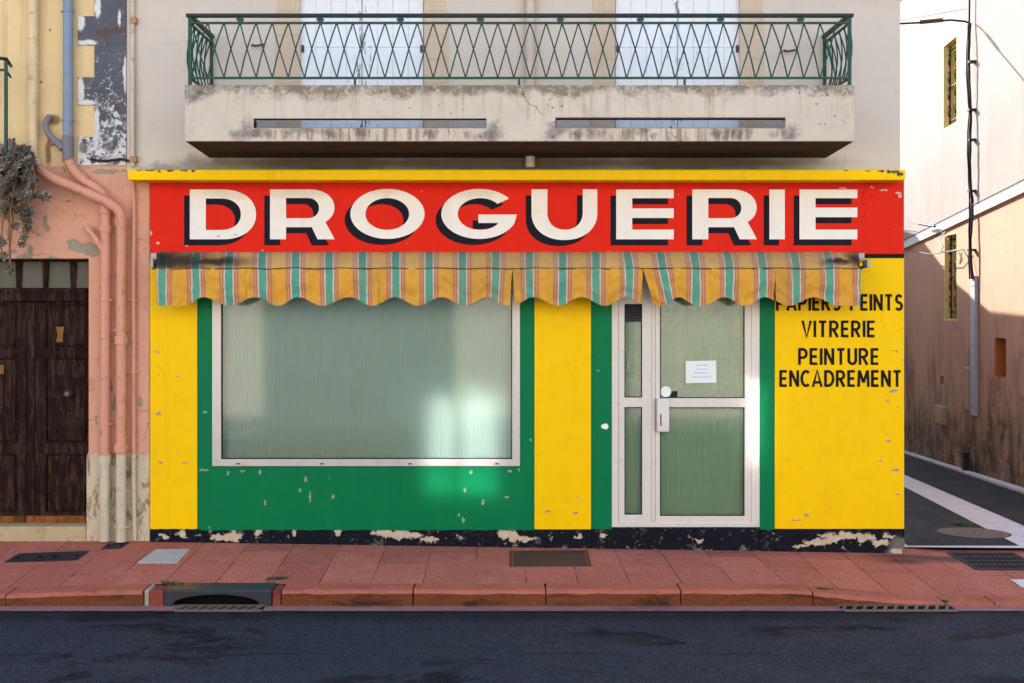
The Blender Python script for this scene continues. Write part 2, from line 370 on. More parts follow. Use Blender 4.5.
def awning_mat(name, fade):
    n = N(name, .85, .15)
    uv = n.n('ShaderNodeUVMap', uv_map='cloth').outputs[0]
    u, v, _ = n.xyz(uv)
    fr = n.math('FRACT', n.math('ADD', n.math('DIVIDE', n.math('SUBTRACT', u, 162.4), 33.35), .5))
    d = n.math('MULTIPLY', n.math('ABSOLUTE', n.math('SUBTRACT', fr, .5)), 33.35)
    gold, tan, pink, red, cream, grn = (.80, .40, .05), (.68, .36, .10), (.52, .24, .18), (.62, .17, .09), (.70, .62, .54), (.11, .39, .285)
    if fade: gold, tan, pink, red, cream, grn = (.64, .39, .135), (.54, .34, .16), (.46, .27, .21), (.52, .24, .15), (.56, .5, .42), (.10, .30, .23)
    st = [(0, grn), (3.6, cream), (4.9, pink), (5.7, red), (6.5, tan), (7.6, red), (8.3, pink), (9.3, tan), (10.3, gold)]
    col = n.ramp(n.math('DIVIDE', d, 17.0), [(a / 17.0, c) for a, c in st], 'CONSTANT')
    dirt = n.sm(n.noise(2.1, 6, .7, .6), .42, .72)
    col = n.mix(n.math('MULTIPLY', dirt, .42), col, (.34, .22, .085))
    stv = n.sm(n.noise(1, 5, .65, vec=n.vmath('MULTIPLY', n.P, (22, 2, 2.5))), .5, .78)
    col = n.mix(n.math('MULTIPLY', stv, .35), col, (.36, .25, .11))
    if fade:
        so = n.blobs([(178,262,42,9),(160,258,30,9),(215,262,34,5)], .045, 7, -.16, .8, detail=6)
        so2 = n.blobs([(857,260,12,8),(838,262,16,3)], .06, 7, -.16, .7, detail=6)
        col = n.mix(n.math('MULTIPLY', n.math('MAXIMUM', so, so2), .93), col, (.014, .015, .016))
    w = n.n('ShaderNodeTexWave', {'Vector': uv, 'Scale': 2.2}).outputs[1]
    n.bump(n.math('ADD', n.math('MULTIPLY', w, .1), n.math('ADD', n.noise(9, 6, .7, 1.2), n.noise(26, 5, .6))), .55, .018)
    n.set(n.b.inputs['Subsurface Weight'], 0.0)
    return n.done(col)
M['awning_top'] = awning_mat('striped_canvas_faded', True)
M['awning'] = awning_mat('striped_canvas', False)
# neighbour on the left
def pink_wall():
    n = N('pink_peeling_render', .85, .25)
    x, y, z = n.xyz()
    c = n.mix(n.noise(1.6, 6, .62), (.57, .275, .175), (.71, .39, .28))
    c = n.mix(n.math('MULTIPLY', n.sm(n.noise(7, 7, .74, .5), .49, .70), .5), c, (.40, .17, .10))
    old = n.sm(n.noise(1, 6, .7, vec=n.vmath('MULTIPLY', n.P, (6, 6, 1))), .52, .7)
    c = n.mix(n.math('MULTIPLY', old, .35), c, (.70, .42, .32))
    patch = n.blobs([(83,248,15,5),(92,251,9,6),(72,243,6,3.5),(78,244,4,4),(44,222,3,6),(47,228,4,3),(10,252,7,2),(24,258,8,3.5),(30,251,3,5),(5,258,5,2.4),(50,258,8,1.4),(115,404,3,7),(111,388,2,4),(140,402,2.6,5),(97,420,1.5,5),(105,172,14,2.2),(128,171,9,2)], .045, 13, 0, .1, detail=6)
    bare = n.mix(n.noise(25, 5, .7), (.20, .18, .12), (.40, .36, .26))
    c = n.mix(patch, c, bare)
    vo = n.n('ShaderNodeTexVoronoi', {'Vector': n.vmath('MULTIPLY_ADD', n.noise(6, 4, .6, color=True), (.16, .16, .16), n.P), 'Scale': 3.1}, feature='DISTANCE_TO_EDGE').outputs[0]
    cr = n.math('MULTIPLY', n.sm(vo, .012, .003), n.sm(n.noise(2.3, 2, .5), .52, .58))
    c = n.mix(n.math('MULTIPLY', cr, .75), c, (.12, .07, .045))
    cream = n.mix(n.noise(3, 5, .65), (.50, .42, .29), (.66, .58, .45))
    cream = n.mix(n.sm(n.noise(6, 7, .78, .5, stretch=(1.6, 1, .8)), .49, .60), cream, (.25, .18, .09))
    edge = n.math('ADD', z, n.math('MULTIPLY', n.math('SUBTRACT', n.noise(7, 4, .6), .5), .05))
    c = n.mix(n.sm(edge, Z(453) + .004, Z(453) - .004), c, cream)
    yel = n.mix(n.noise(2, 6, .65), (.66, .47, .22), (.78, .61, .345))
    yel = n.mix(n.math('MULTIPLY', n.sm(n.noise(1, 6, .7, vec=n.vmath('MULTIPLY', n.P, (11, 11, .8))), .54, .72), .45), yel, (.42, .26, .10))
    rs = n.blobs([(48,152,3,13),(49,140,2,9),(50,30,1.3,1.3),(41,82,1.4,1.4),(50,145,5,2),(54,120,6,5)], .02, 14, 0, .4)
    yel = n.mix(n.math('MULTIPLY', rs, .8), yel, (.20, .09, .02))
    c = n.mix(n.sm(n.math('ADD', z, n.math('MULTIPLY', n.math('SUBTRACT', n.noise(9, 4, .6), .5), .03)), Z(166) - .003, Z(166) + .003), c, yel)
    h = n.math('SUBTRACT', n.math('ADD', n.math('MULTIPLY', n.noise(60, 4, .7), .6), n.noise(14, 5, .65)), n.math('MULTIPLY', n.math('MAXIMUM', patch, cr), .9))
    n.bump(h, .55, .009)
    return n.done(c)
M['pink'] = pink_wall()
def quoin_mat():
    n = N('peeling_quoin', .9, .2)
    x, y, z = n.xyz()
    grey = n.mix(n.noise(7, 6, .7), (.055, .06, .075), (.15, .155, .18))
    white = n.mix(n.noise(12, 5, .7), (.52, .52, .53), (.80, .80, .79))
    hgt = n.mr(z, Z(165), Z(40), .0, .17)
    f = n.sm(n.math('SUBTRACT', n.noise(19, 8, .78, .8), n.math('ADD', hgt, .46)), -.015, .02)
    c = n.mix(f, grey, white)
    edge = n.blobs([(81,22,4,9),(87,43,10,2.5),(81,90,3.5,14),(87,103,10,3),(98,8,3,10),(80,150,3.5,12),(126,75,2.5,18),(97,130,3,22),(120,20,1.4,9)], .025, 16, 0, .3)
    c = n.mix(edge, c, white)
    rust = n.blobs([(105,33,9,5),(118,30,7,4),(110,147,7,6),(119,107,4,4),(104,118,3,4),(84,147,5,6)], .05, 14, 0, .4, detail=6)
    c = n.mix(n.math('MULTIPLY', rust, .75), c, (.115, .065, .04))
    n.bump(n.math('ADD', n.noise(40, 6, .7), n.math('MULTIPLY', f, .5)), .6, .01)
    return n.done(c)
M['quoin'] = quoin_mat()
def pipe_mat(name, top, low, zsplit):
    n = N(name, .55, .4)
    x, y, z = n.xyz()
    v = n.noise(6, 5, .6)
    a = n.mix(v, sc3(top, .86), sc3(top, 1.1)); b = n.mix(v, sc3(low, .8), sc3(low, 1.1))
    e = n.math('ADD', z, n.math('MULTIPLY', n.math('SUBTRACT', n.noise(15, 3, .6), .5), .03))
    c = n.mix(n.sm(e, zsplit + .004, zsplit - .004), a, b)
    c = n.mix(n.math('MULTIPLY', n.sm(n.noise(9, 7, .75, .5), .53, .66), .55), c, (.24, .14, .085)); c = n.mix(n.math('MULTIPLY', n.sm(n.noise(1, 6, .7, vec=n.vmath('MULTIPLY', n.P, (30, 30, 1.5))), .5, .7), .35), c, (.30, .19, .12))
    n.bump(n.noise(32, 5, .7), .3, .005)
    return n.done(c)
PINK = (.66, .30, .20); CREAM = (.60, .53, .40)
M['pipe_a_low'] = pipe_mat('pink_and_cream_pipe', PINK, CREAM, Z(454))
M['pipe_a_top'] = pipe_mat('straw_and_pink_pipe', (.70, .53, .30), PINK, Z(165))
M['pipe_b_top'] = pipe_mat('blue_grey_pipe', (.21, .27, .38), PINK, Z(162))
M['pipe_grey'] = plain('bare_grey_pipe', (.20, .19, .22), .6, .2)
M['pipe_c'] = pipe_mat('thin_pipe_paint', (.60, .50, .40), (.62, .32, .22), Z(172))
M['pipe_mid'] = plain('cream_downpipe', (.58, .49, .39), .6, .1, 5, streak=((.4, .3, .2), .4))
def wood(name, a, b, c3=None):
    n = N(name, .8, .1)
    g = n.noise(1, 7, .7, .6, vec=n.vmath('MULTIPLY', n.P, (26, 26, 2.2)))
    c = n.mix(g, a, b)
    w = n.sm(n.noise(1, 7, .78, .5, vec=n.vmath('MULTIPLY', n.P, (22, 22, 3.2))), .47, .66)
    c = n.mix(n.math('MULTIPLY', w, .75), c, c3 or b); c = n.mix(n.math('MULTIPLY', n.sm(n.noise(5, 6, .7), .5, .65), .5), c, sc3(c3 or b, .5))
    n.bump(g, .5, .006); return n.done(c)
M['door_wood'] = wood('weathered_dark_wood', (.006, .0022, .002), (.026, .011, .008), (.085, .05, .04))
M['kick'] = wood('bare_orange_wood', (.17, .05, .012), (.36, .13, .04), (.03, .018, .012))
M['transom_glass'] = plain('dusty_transom_glass', (.11, .11, .085), .4, .3, 6, grime=((.08, .075, .06), .6))
M['brass'] = plain('worn_brass', (.22, .105, .03), .6, .4, 40, metal=.3)
M['knob'] = plain('pewter_knob', (.12, .105, .095), .45, .15, 30, metal=.6)
M['step'] = plain('stone_step', (.46, .37, .22), .9, .2, 6, grime=((.2, .15, .07), .7), bump=.4)
M['leaf'] = None
def leaf_mat(name, a, b, c):
    n = N(name, .5, .4)
    oi = n.n('ShaderNodeNewGeometry').outputs['Random Per Island']
    return n.done(n.ramp(oi, [(0, a), (.35, b), (.6, sc3(a, 1.6)), (.8, c), (1, sc3(b, 1.35))]))
M['succulent'] = leaf_mat('succulent_leaves', (.05, .045, .028), (.18, .185, .155), (.26, .185, .165))
M['stem'] = plain('dry_stems', (.26, .16, .075), .8)
M['weed'] = leaf_mat('weed_leaves', (.04, .08, .015), (.07, .13, .03), (.10, .12, .04))
# ground
def pave_mat():
    n = N('red_scored_pavement', .9, .07)
    c = n.mix(n.noise(1.4, 6, .65), (.44, .13, .088), (.56, .20, .145))
    c = n.mix(n.math('MULTIPLY', n.sm(n.noise(5, 6, .72), .48, .72), .5), c, (.58, .27, .23))
    c = n.mix(n.math('MULTIPLY', n.sm(n.noise(3.1, 6, .75, .5, stretch=(1, 2.2, 1)), .55, .7), .45), c, (.17, .05, .04))
    grain = n.noise(75, 4, .8)
    c = n.mix(n.math('MULTIPLY', n.sm(grain, .47, .66), .85), c, (.17, .05, .035))
    c = n.mix(n.math('MULTIPLY', n.sm(n.noise(62, 3, .75), .56, .72), .55), c, (.66, .40, .35))
    x, y, z = n.xyz()
    wob = n.vmath('MULTIPLY_ADD', n.noise(2.6, 3, .5, color=True), (.012, .012, 0), n.P)
    wx, wy, wz = n.xyz(wob)
    sw = n.n('ShaderNodeCombineXYZ', (n.math('ADD', wy, 5.0), n.math('ADD', wx, 5.02), 0)).outputs[0]
    def joints(bw, rh, off, ms):
        b = n.n('ShaderNodeTexBrick', {'Vector': sw, 'Scale': 1.0, 'Mortar Size': ms, 'Mortar Smooth': .25, 'Bias': 0.0, 'Brick Width': bw, 'Row Height': rh}, offset=off, offset_frequency=2)
        return b.outputs['Fac'], b
    j1, b1 = joints(.95, .405, .37, .005)
    keep = n.mr(n.noise(1.9, 3, .6), .40, .54, .05, .9)
    j = n.math('MULTIPLY', j1, keep)
    b1.inputs['Color1'].default_value = (.84, .82, .82, 1); b1.inputs['Color2'].default_value = (1.1, 1.1, 1.1, 1); b1.inputs['Mortar'].default_value = (1, 1, 1, 1)
    c = n.mix(1.0, c, b1.outputs['Color'], 'MULTIPLY')
    c2 = n.mix(n.math('MULTIPLY', j, .85), c, (.06, .026, .024))
    dirty = n.blobs([(3.75, -.12, .42, .09), (3.55, -.25, .2, .08), (4.1, -.05, .3, .05)], .05, 8, ground=True, soft=.6)
    c2 = n.mix(n.math('MULTIPLY', dirty, .75), c2, (.055, .045, .042))
    spots = n.n('ShaderNodeTexVoronoi', {'Vector': n.P, 'Scale': 5.5}, feature='F1')
    sp = n.math('MULTIPLY', n.sm(spots.outputs['Distance'], .10, .06), n.sm(n.noise(2.2, 2, .5), .6, .64))
    c2 = n.mix(n.math('MULTIPLY', sp, .55), c2, (.10, .05, .045))
    n.bump(n.math('SUBTRACT', n.math('ADD', n.math('MULTIPLY', grain, .6), n.noise(9, 5, .6)), n.math('MULTIPLY', j, 2.0)), .6, .008)
    return n.done(c2)
M['pave'] = pave_mat()
def kerb_mat(name, a, b, dark, k):
    n = N(name, .9, .07)
    c = n.mix(n.noise(3, 6, .7), a, b)
    c = n.mix(n.math('MULTIPLY', n.sm(n.noise(70, 4, .8), .45, .72), .65), c, dark)
    c = n.mix(n.math('MULTIPLY', n.sm(n.noise(4, 6, .75, .6, stretch=(.5, 1, 2)), .48, .66), k), c, dark)
    n.bump(n.math('ADD', n.noise(110, 4, .7), n.noise(14, 5, .7)), .65, .009)
    return n.done(c)
M['kerb_top'] = kerb_mat('kerb_top_concrete', (.40, .12, .075), (.52, .18, .125), (.20, .06, .04), .4)
M['kerb_face'] = kerb_mat('grimy_kerb_face', (.15, .047, .022), (.22, .075, .036), (.035, .02, .012), .85)
M['kerb_broken'] = kerb_mat('broken_kerb_brick', (.20, .05, .035), (.34, .09, .06), (.07, .025, .02), .6)
M['mortar'] = plain('pale_mortar', (.36, .31, .28), .9, .25, 12)
M['gutter'] = kerb_mat('pink_gutter_strip', (.29, .155, .16), (.36, .20, .20), (.14, .08, .085), .5)
def asphalt(name, a, b, patches):
    n = N(name, .9, .10)
    c = n.mix(n.noise(.9, 6, .62, stretch=(.5, 1, 1)), a, b)
    vor = n.n('ShaderNodeTexVoronoi', {'Vector': n.P, 'Scale': 120.0}, feature='F1')
    g = n.xyz(vor.outputs['Color'])[0]
    c = n.mix(n.math('MULTIPLY', n.sm(g, .55, 1.0), .40), c, sc3(b, 2.6))
    c = n.mix(n.math('MULTIPLY', n.sm(g, .42, .0), .5), c, sc3(a, .25))
    c = n.mix(n.math('MULTIPLY', n.sm(n.noise(40, 5, .85), .52, .68), .45), c, sc3(a, .35))
    if patches:
        st = n.noise(1, 7, .74, .9, vec=n.vmath('MULTIPLY', n.P, (1.1, 2.0, 1)))
        big = n.noise(1, 3, .5, vec=n.vmath('MULTIPLY', n.P, (.5, 1.1, 1)))
        m = n.math('MULTIPLY', n.sm(st, .52, .565), n.sm(big, .44, .53))
        c = n.mix(n.math('MULTIPLY', n.math('MULTIPLY', m, n.mr(n.noise(16, 6, .8, stretch=(.5, 1.6, 1)), .4, .55, .25, 1)), .9), c, sc3(a, .2))
        x, y, z = n.xyz()
        near = n.sm(n.math('ADD', y, n.math('MULTIPLY', n.math('SUBTRACT', n.noise(3, 5, .7), .5), .35)), -1.86, -1.62)
        c = n.mix(n.math('MULTIPLY', near, .55), c, sc3(a, .4))
        seam = n.math('MULTIPLY', n.sm(n.math('ABSOLUTE', n.math('ADD', y, n.math('ADD', 2.42, n.math('MULTIPLY', n.noise(1.3, 5, .6), .18)))), .013, .004), n.sm(n.noise(.8, 3, .6), .46, .56))
        c = n.mix(n.math('MULTIPLY', seam, .8), c, sc3(a, .2))
    n.bump(n.math('ADD', g, n.math('MULTIPLY', n.noise(60, 4, .7), .8)), .85, .008)
    return n.done(c, n.mr(n.noise(2, 4, .6), .3, .7, .62, .85))
M['road'] = asphalt('street_asphalt', (.023, .029, .042), (.034, .042, .058), True)
M['alley'] = asphalt('alley_asphalt', (.026, .030, .037), (.04, .045, .053), False)
M['line'] = plain('worn_white_line', (.66, .64, .66), .75, .12, 12, grime=((.25, .24, .25), .5), bump=.3)
M['iron_dark'] = plain('dark_cast_iron', (.032, .033, .042), .6, .35, 25, metal=.3, bump=.4)
M['iron_brown'] = plain('brown_cast_iron', (.085, .052, .048), .65, .3, 20, metal=.2, bump=.4)
M['iron_rim'] = plain('rusty_iron_rim', (.11, .055, .04), .75, .3, 25, bump=.4)
M['iron_blue'] = plain('painted_drain_iron', (.042, .045, .062), .4, .35, 16, metal=.4, spec=.5, bump=.2)
M['cover_grey'] = plain('pale_grey_cover', (.43, .44, .46), .6, .12, 9, grime=((.28, .27, .27), .5))
M['manhole'] = plain('worn_manhole_iron', (.17, .13, .115), .6, .25, 20, metal=.2, bump=.3)
M['hole'] = plain('drain_void', (.004, .004, .004), 1.0)
# alley house
def alley_wall():
    n = N('stained_alley_render', .9, .2)
    x, y, z = n.xyz()
    c = n.mix(n.noise(.9, 6, .65), (.50, .27, .17), (.63, .395, .275))
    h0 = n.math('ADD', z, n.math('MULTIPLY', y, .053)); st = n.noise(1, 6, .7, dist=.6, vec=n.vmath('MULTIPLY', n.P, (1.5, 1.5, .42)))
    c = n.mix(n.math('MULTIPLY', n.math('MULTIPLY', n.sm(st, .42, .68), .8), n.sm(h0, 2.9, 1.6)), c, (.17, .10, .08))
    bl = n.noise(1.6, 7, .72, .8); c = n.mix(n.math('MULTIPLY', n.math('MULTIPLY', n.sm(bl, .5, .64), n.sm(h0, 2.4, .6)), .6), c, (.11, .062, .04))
    st2 = n.noise(1, 6, .72, dist=.5, vec=n.vmath('MULTIPLY', n.P, (4, 4, .8)))
    c = n.mix(n.math('MULTIPLY', n.sm(st2, .52, .75), .4), c, (.50, .24, .13))
    up = n.mix(n.noise(1.2, 5, .6), (.30, .252, .228), (.43, .365, .33))
    yl = n.math('MULTIPLY', y, 1.008)
    course = n.math('ADD', 3.80 + .065 * 5.05, n.math('MULTIPLY', yl, -.065))
    up = n.mix(n.math('MULTIPLY', n.sm(n.noise(1, 6, .7, vec=n.vmath('MULTIPLY', n.P, (2.2, 2.2, .5))), .48, .72), .6), up, (.33, .235, .19)); c = n.mix(n.sm(n.math('SUBTRACT', z, course), -.01, .01), c, up)
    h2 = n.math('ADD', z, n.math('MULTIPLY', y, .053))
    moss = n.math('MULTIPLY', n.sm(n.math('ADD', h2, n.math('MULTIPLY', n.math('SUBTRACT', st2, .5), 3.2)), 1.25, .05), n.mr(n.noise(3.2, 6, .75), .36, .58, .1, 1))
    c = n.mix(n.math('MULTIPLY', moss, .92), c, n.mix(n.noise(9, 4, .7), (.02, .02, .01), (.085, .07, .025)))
    n.bump(n.math('ADD', n.noise(26, 6, .7), n.noise(90, 3, .7)), .5, .012)
    return n.done(c)
M['alley_wall'] = alley_wall()
M['course'] = plain('white_string_course', (.75, .72, .69), .8, .08, 4)
M['reveal'] = plain('yellow_reveal_paint', (.80, .60, .27), .8, .12, 6, grime=((.35, .23, .08), .5))
M['iron_black'] = plain('black_wrought_iron', (.012, .012, .013), .5)
M['cable'] = plain('black_cable', (.010, .010, .011), .5)
M['duct'] = plain('grey_duct', (.40, .41, .48), .5, .08, 8)
M['boxes'] = plain('beige_meter_box', (.40, .30, .19), .6, .1, 8)
M['niche'] = plain('bounce_lit_niche', (.50, .16, .04), .8, .2, 8)  # orange bounced light inside the niche put into its colour
M['opp_wall'] = wall_paint('sandy_house_render', (.62, .56, .48), rough=.9, var=.08, bump=.2)
M['concrete'] = plain('grey_concrete_slabs', (.17, .17, .165), .9, .1, 4)
M['opp_door'] = plain('dark_garage_boards', (.07, .085, .10), .6, .2, 5)
_p = N('sunlit_window_pane', .075, .5); M['opp_pane'] = _p.done((.74, .74, .74), .05, 1.0)
M['opp_shutter'] = plain('pale_grey_shutter', (.40, .46, .52), .7, .1, 5)
M['tile'] = plain('clay_roof_tile', (.36, .15, .08), .9, .25, 5, bump=.5)
M['soil'] = plain('bare_earth', (.18, .14, .10), .95, .2, 2)

# ================================================================== SETTING
g = MB()
ys = [-200, -2.0, -1.0, 0, 60, 300]
zz = lambda y: -.35 if y <= 0 else -.35 - .053 * min(y, 60)
for a, b in zip(ys, ys[1:]): g.quad((-300, a, zz(a)), (300, a, zz(a)), (300, b, zz(b)), (-300, b, zz(b)))
tag(g.build('ground', M['soil']), kind='structure')
g = MB(); xs = [-30, -12, -6] + [-4.6 + .2 * i for i in range(50)] + [7, 30]; yv = [-1.215 + i * .135 for i in range(10)] + [.05]
def grid(mb, xs, yv, zf):
    nx = len(xs); mb.add([(x, y, zf(x, y)) for y in yv for x in xs], [(j*nx+i, j*nx+i+1, (j+1)*nx+i+1, (j+1)*nx+i) for j in range(len(yv)-1) for i in range(nx-1)])
grid(g, xs, yv, z_pave)
x2 = [x for x in xs if x >= 3.3]; g2y = [.05, .12, .2, .28]; grid(g, x2, g2y, z_pave)
tag(g.build('pavement', M['pave']), kind='structure')
g = MB(); g.quad((-40, -9.2, -.158), (40, -9.2, -.158), (40, -1.38, -.158), (-40, -1.38, -.158))
tag(g.build('road', M['road']), kind='structure')
g = MB(); g.quad((-40, -1.535, -.152), (40, -1.535, -.152), (40, -1.37, -.152), (-40, -1.37, -.152))
tag(g.build('gutter', M['gutter']), kind='structure')
g = MB(); g.box(-40, 40, -11.5, -9.2, -.3, -.03)
tag(g.build('far_pavement', M['concrete']), kind='structure')
g = MB()
g.add([(3.2, .26, z_alley(.26)), (9.5, .26, z_alley(.26)), (18, 60, z_alley(60)), (6, 60, z_alley(60))], [(0, 1, 2, 3)])
tag(g.build('alley_road', M['alley']), kind='structure')
# painted / paved strips in the alley
def lift(p, dz): return Vector((p.x, p.y, p.z + dz))
g = MB()
g.quad(*[lift(on_alley(*q), .005) for q in ((1021, 547), (1072, 547), (780, 421.5), (780, 423.4))])
u = Vector((.125, .992, -.0526))
def strip(mb, p, w, length, dz, n=1):
    a = Vector((p[0], p[1], z_alley(p[1]) + dz)); side = Vector((.992, -.125, 0)) * w; b = a + u * length
    mb.quad(a, a + side, b + side, b)
strip(g, (3.70, .36), .16, 25, .005)
tag(g.build('alley_white_stripe', M['line']), kind='structure')
g = MB(); g.quad(*[Vector((x, y, max(z_alley(y), z_pave(x, .28) if y < .3 else -9.0) + .009)) for x, y in ((3.64, .2), (8.2, .2), (8.2, .5), (3.64, .5))])
tag(g.build('alley_threshold_line', M['line']), kind='structure')
g = MB()
g.slab([lift(on_alley(*q), .03) for q in ((1040, 489.5), (1040, 499.5), (780, 411.5), (780, 408))][::-1], .08)
tag(g.build('alley_kerb_strip', M['line']), kind='structure')
g = MB(); g.quad(*[lift(on_pave(*q), .005) for q in ((1010.5, 580), (1022, 588), (1060, 589), (1056, 579.5))][::-1])
tag(g.build('pavement_marking', M['line']), kind='structure')

# kerb stones
kb = MB()
joints = [-700, -560, -420, -270, -128, 5, 143]
segs = list(zip(joints, joints[1:])) + [(281, 413), (413, 546), (546, 681), (681, 813), (813, 946)]
def kerb_x(px): return (px - VX) / F_PX * (D0 + YK)
def kerb_profile(x, r=.022):
    t = z_kerb(x); b = -.19
    return [(YK - .004, b), (YK - .002, t - r - .006), (YK + .006, t - .008), (YK + .022, t), (YK + .187, t + .002), (YK + .187, b)]
for a, b in segs:
    xa, xb = kerb_x(a) + .006, kerb_x(b) - .006
    st = [lerp(xa, xb, i / 12) for i in range(13)]
    pr = [[(x + random.uniform(-.002, .002), p[0] + random.uniform(-.003, .003), p[1] + random.uniform(-.0035, .0035)) for p in kerb_profile(x)] for x in st]
    vs = [p for q in pr for p in q]; fs = []; mi = []
    for i in range(12):
        for k in range(5):
            fs.append((i*6+k, i*6+k+1, (i+1)*6+k+1, (i+1)*6+k)); mi.append(1 if k < 1 else 0)
    n0 = len(kb.v); kb.add(vs, fs)
    kb.mi[-len(fs):] = mi
    kb.add(pr[0], [tuple(range(6))]); kb.add(pr[-1], [tuple(range(6))[::-1]])
xa = kerb_x(946) + .006
kb.prism([(YK, -.19), (YK + .002, -.136), (YK + .02, -.129), (YK + .187, -.127), (YK + .187, -.19)], 'x', xa, xa + .36)
kb.prism([(YK, -.19), (YK + .002, -.136), (YK + .02, -.129), (YK + .187, -.127), (YK + .187, -.19)], 'x', xa + .372, 30)
tag(kb.build('kerb', [M['kerb_top'], M['kerb_face']], fix=True, bevel=0), kind='structure')

# ================================================================== SHOP BUILDING
shop = empty('shop_building', 'hardware shop building with red DROGUERIE sign, yellow and green front and concrete balcony', 'shop', (0, 0, 0))
YT = 8.0
EAVE, RIDGE = 5.12, 6.9
# ground floor wall with openings for window and door
gf = [rect(150, 904, 172.5, 565), rect(214, 519, 260, 465), rect(612, 759.5, 262, 527)]
curve_shape('shop_front_wall', gf, 0.0, .30, M['green'], shop)
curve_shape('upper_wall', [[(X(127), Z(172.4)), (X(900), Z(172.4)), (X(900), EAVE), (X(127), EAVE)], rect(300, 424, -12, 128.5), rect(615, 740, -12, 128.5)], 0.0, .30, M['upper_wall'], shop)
mb = MB(); mb.box(X(127) + .01, X(900) - .01, .36, 10, -.6, EAVE - .02)
mb.build('rear_wall', M['shop_side'], shop)
mb = MB()                                             # side wall along the alley
mb.box(X(900) - .30, X(900) - .004, .302, 9.99, Z(168), EAVE - .01); mb.box(X(904) - .3, X(904) - .004, .302, 9.98, -.7, Z(168) - .002)
mb.build('side_wall', M['shop_side'], shop)
mb = MB(); mb.prism([(-.2, EAVE - .05), (-.2, EAVE + .05), (5, RIDGE), (10.2, EAVE + .06), (10.2, EAVE - .05)], 'x', X(127), X(900) + .12)
mb.build('roof', M['tile'], shop)
# painted yellow piers, slightly proud
for a, b in ((150, 197), (534.5, 591), (775, 904.3)):
    mb = MB()
    mb.box(X(a, -.014), X(b, -.014), -.014, .004 if b < 900 else .299, Z(529.5, -.014), Z(256, -.014)) if b < 900 else mb.box(X(a, -.014), X(b, -.014), -.014, .299, Z(529, -.014), Z(256, -.014))
    mb.build('yellow_pier', M['yellow'], shop, bevel=.004)
# plinth: subdivided front with a rough upper edge
def rough_strip(mb, xa, xb, ztop, zbot, y0, y1, n, amp):
    tops = [ztop + random.uniform(-amp, amp) for _ in range(n + 1)]
    for i in range(n + 1):
        x = lerp(xa, xb, i / n); mb.v += [(x, y0 + random.uniform(-.002, .002), zbot), (x, y0 + random.uniform(-.003, .003), tops[i]), (x, y1, tops[i]), (x, y1, zbot)]
    k0 = len(mb.v) - 4 * (n + 1)
    for i in range(n):
        a = k0 + 4 * i; b = a + 4
        for f in ((a, b, b + 1, a + 1), (a + 1, b + 1, b + 2, a + 2), (a + 2, b + 2, b + 3, a + 3)): mb.f.append(f); mb.mi.append(0); mb.smooth.append(False)
    for e in (k0, k0 + 4 * n): mb.f.append((e, e + 1, e + 2, e + 3)); mb.mi.append(0); mb.smooth.append(False)
for a, b, t in ((150.2, 197, 529), (197.6, 534.2, 530.5), (534.8, 590.6, 530), (591.2, 611.6, 529.5), (612.2, 759.6, 527.8), (760.2, 774.8, 530), (775.4, 904.6, 529.3)):
    mb = MB(); rough_strip(mb, X(a, -.02), X(b, -.02), Z(t, -.02), -.4, -.02, .02, max(3, int((b - a) / 5)), .004)
    mb.build('plinth', M['plinth'], shop)
# cornice ledge, sign board and the black line under it
mb = MB(); mb.fbox(128, 905.5, 169.7, 180.0, -.23, .02)
mb.build('cornice', M['cornice'], shop, bevel=.006)
mb = MB(); mb.fbox(150, 904, 179, 254, -.03, .004)
sign = mb.build('sign_board', M['red'], shop, bevel=.003)
mb = MB(); mb.fbox(150, 904, 254.2, 258, -.022, .004)
mb.build('black_trim', M['letter_black'], shop)

# ------------------------------------------------------------------ big sign letters (outlines in photo pixels)
def ell(cx, cy, rx, ry, a0=0, a1=360, n=40):
    return [(cx + rx * math.cos(R(lerp(a0, a1, i / n))), cy - ry * math.sin(R(lerp(a0, a1, i / n)))) for i in range(n + 1)]
def sup(cx, cy, rx, ry, a0, a1, n=20, p=2.3):
    out = []
    for i in range(n + 1):
        t = R(lerp(a0, a1, i / n)); c, s_ = math.cos(t), math.sin(t)
        out.append((cx + rx * math.copysign(abs(c) ** (2 / p), c), cy - ry * math.copysign(abs(s_) ** (2 / p), s_)))
    return out
T0, B0, MT, MB_, = 189.5, 239.3, 198.5, 230.0
def L_D(x, w=66.3):
    return [[(x, B0), (x, T0)] + sup(x + w * .50, (T0 + B0) / 2, w * .50, (B0 - T0) / 2, 90, -90, 24, 2.15),
            [(x + 16, MB_), (x + 16, MT)] + sup(x + w * .47, (MT + MB_) / 2, w * .30, (MB_ - MT) / 2, 90, -90, 20, 2.15)]
def L_R(x):
    yb = 227.2
    return [[(x, B0), (x, T0)] + sup(x + 40, (T0 + yb) / 2 - .8, 24.4, (yb - T0) / 2 + .1 - .8, 90, -52, 20, 2.1) + [(x + 64.7, B0), (x + 47.5, B0), (x + 41.8, yb), (x + 16, yb), (x + 16, B0)],
            [(x + 16, 218.2), (x + 16, MT - .5)] + sup(x + 38, (MT - .5 + 218.2) / 2, 11, (218.2 - MT + .5) / 2, 90, -90, 16, 2.1)]
def L_O(x0, x1):
    c = (x0 + x1) / 2
    return [ell(c, 213.9, (x1 - x0) / 2, 25)[:-1], ell(c - .2, 214, 21.9, 15.9)[:-1]]
def L_G(x0, x1):
    c = (x0 + x1) / 2; rx = (x1 - x0) / 2
    o = ell(c, 213.9, rx, 25, 38, 337, 44)
    i = ell(c + 1, 214, 22.5, 15.9, 322, 40, 40)
    return [o + [(x1 - .2, 214.5), (c - .8, 214.5), (c - .8, 223.0), (c + 18.5, 223.0)] + i]
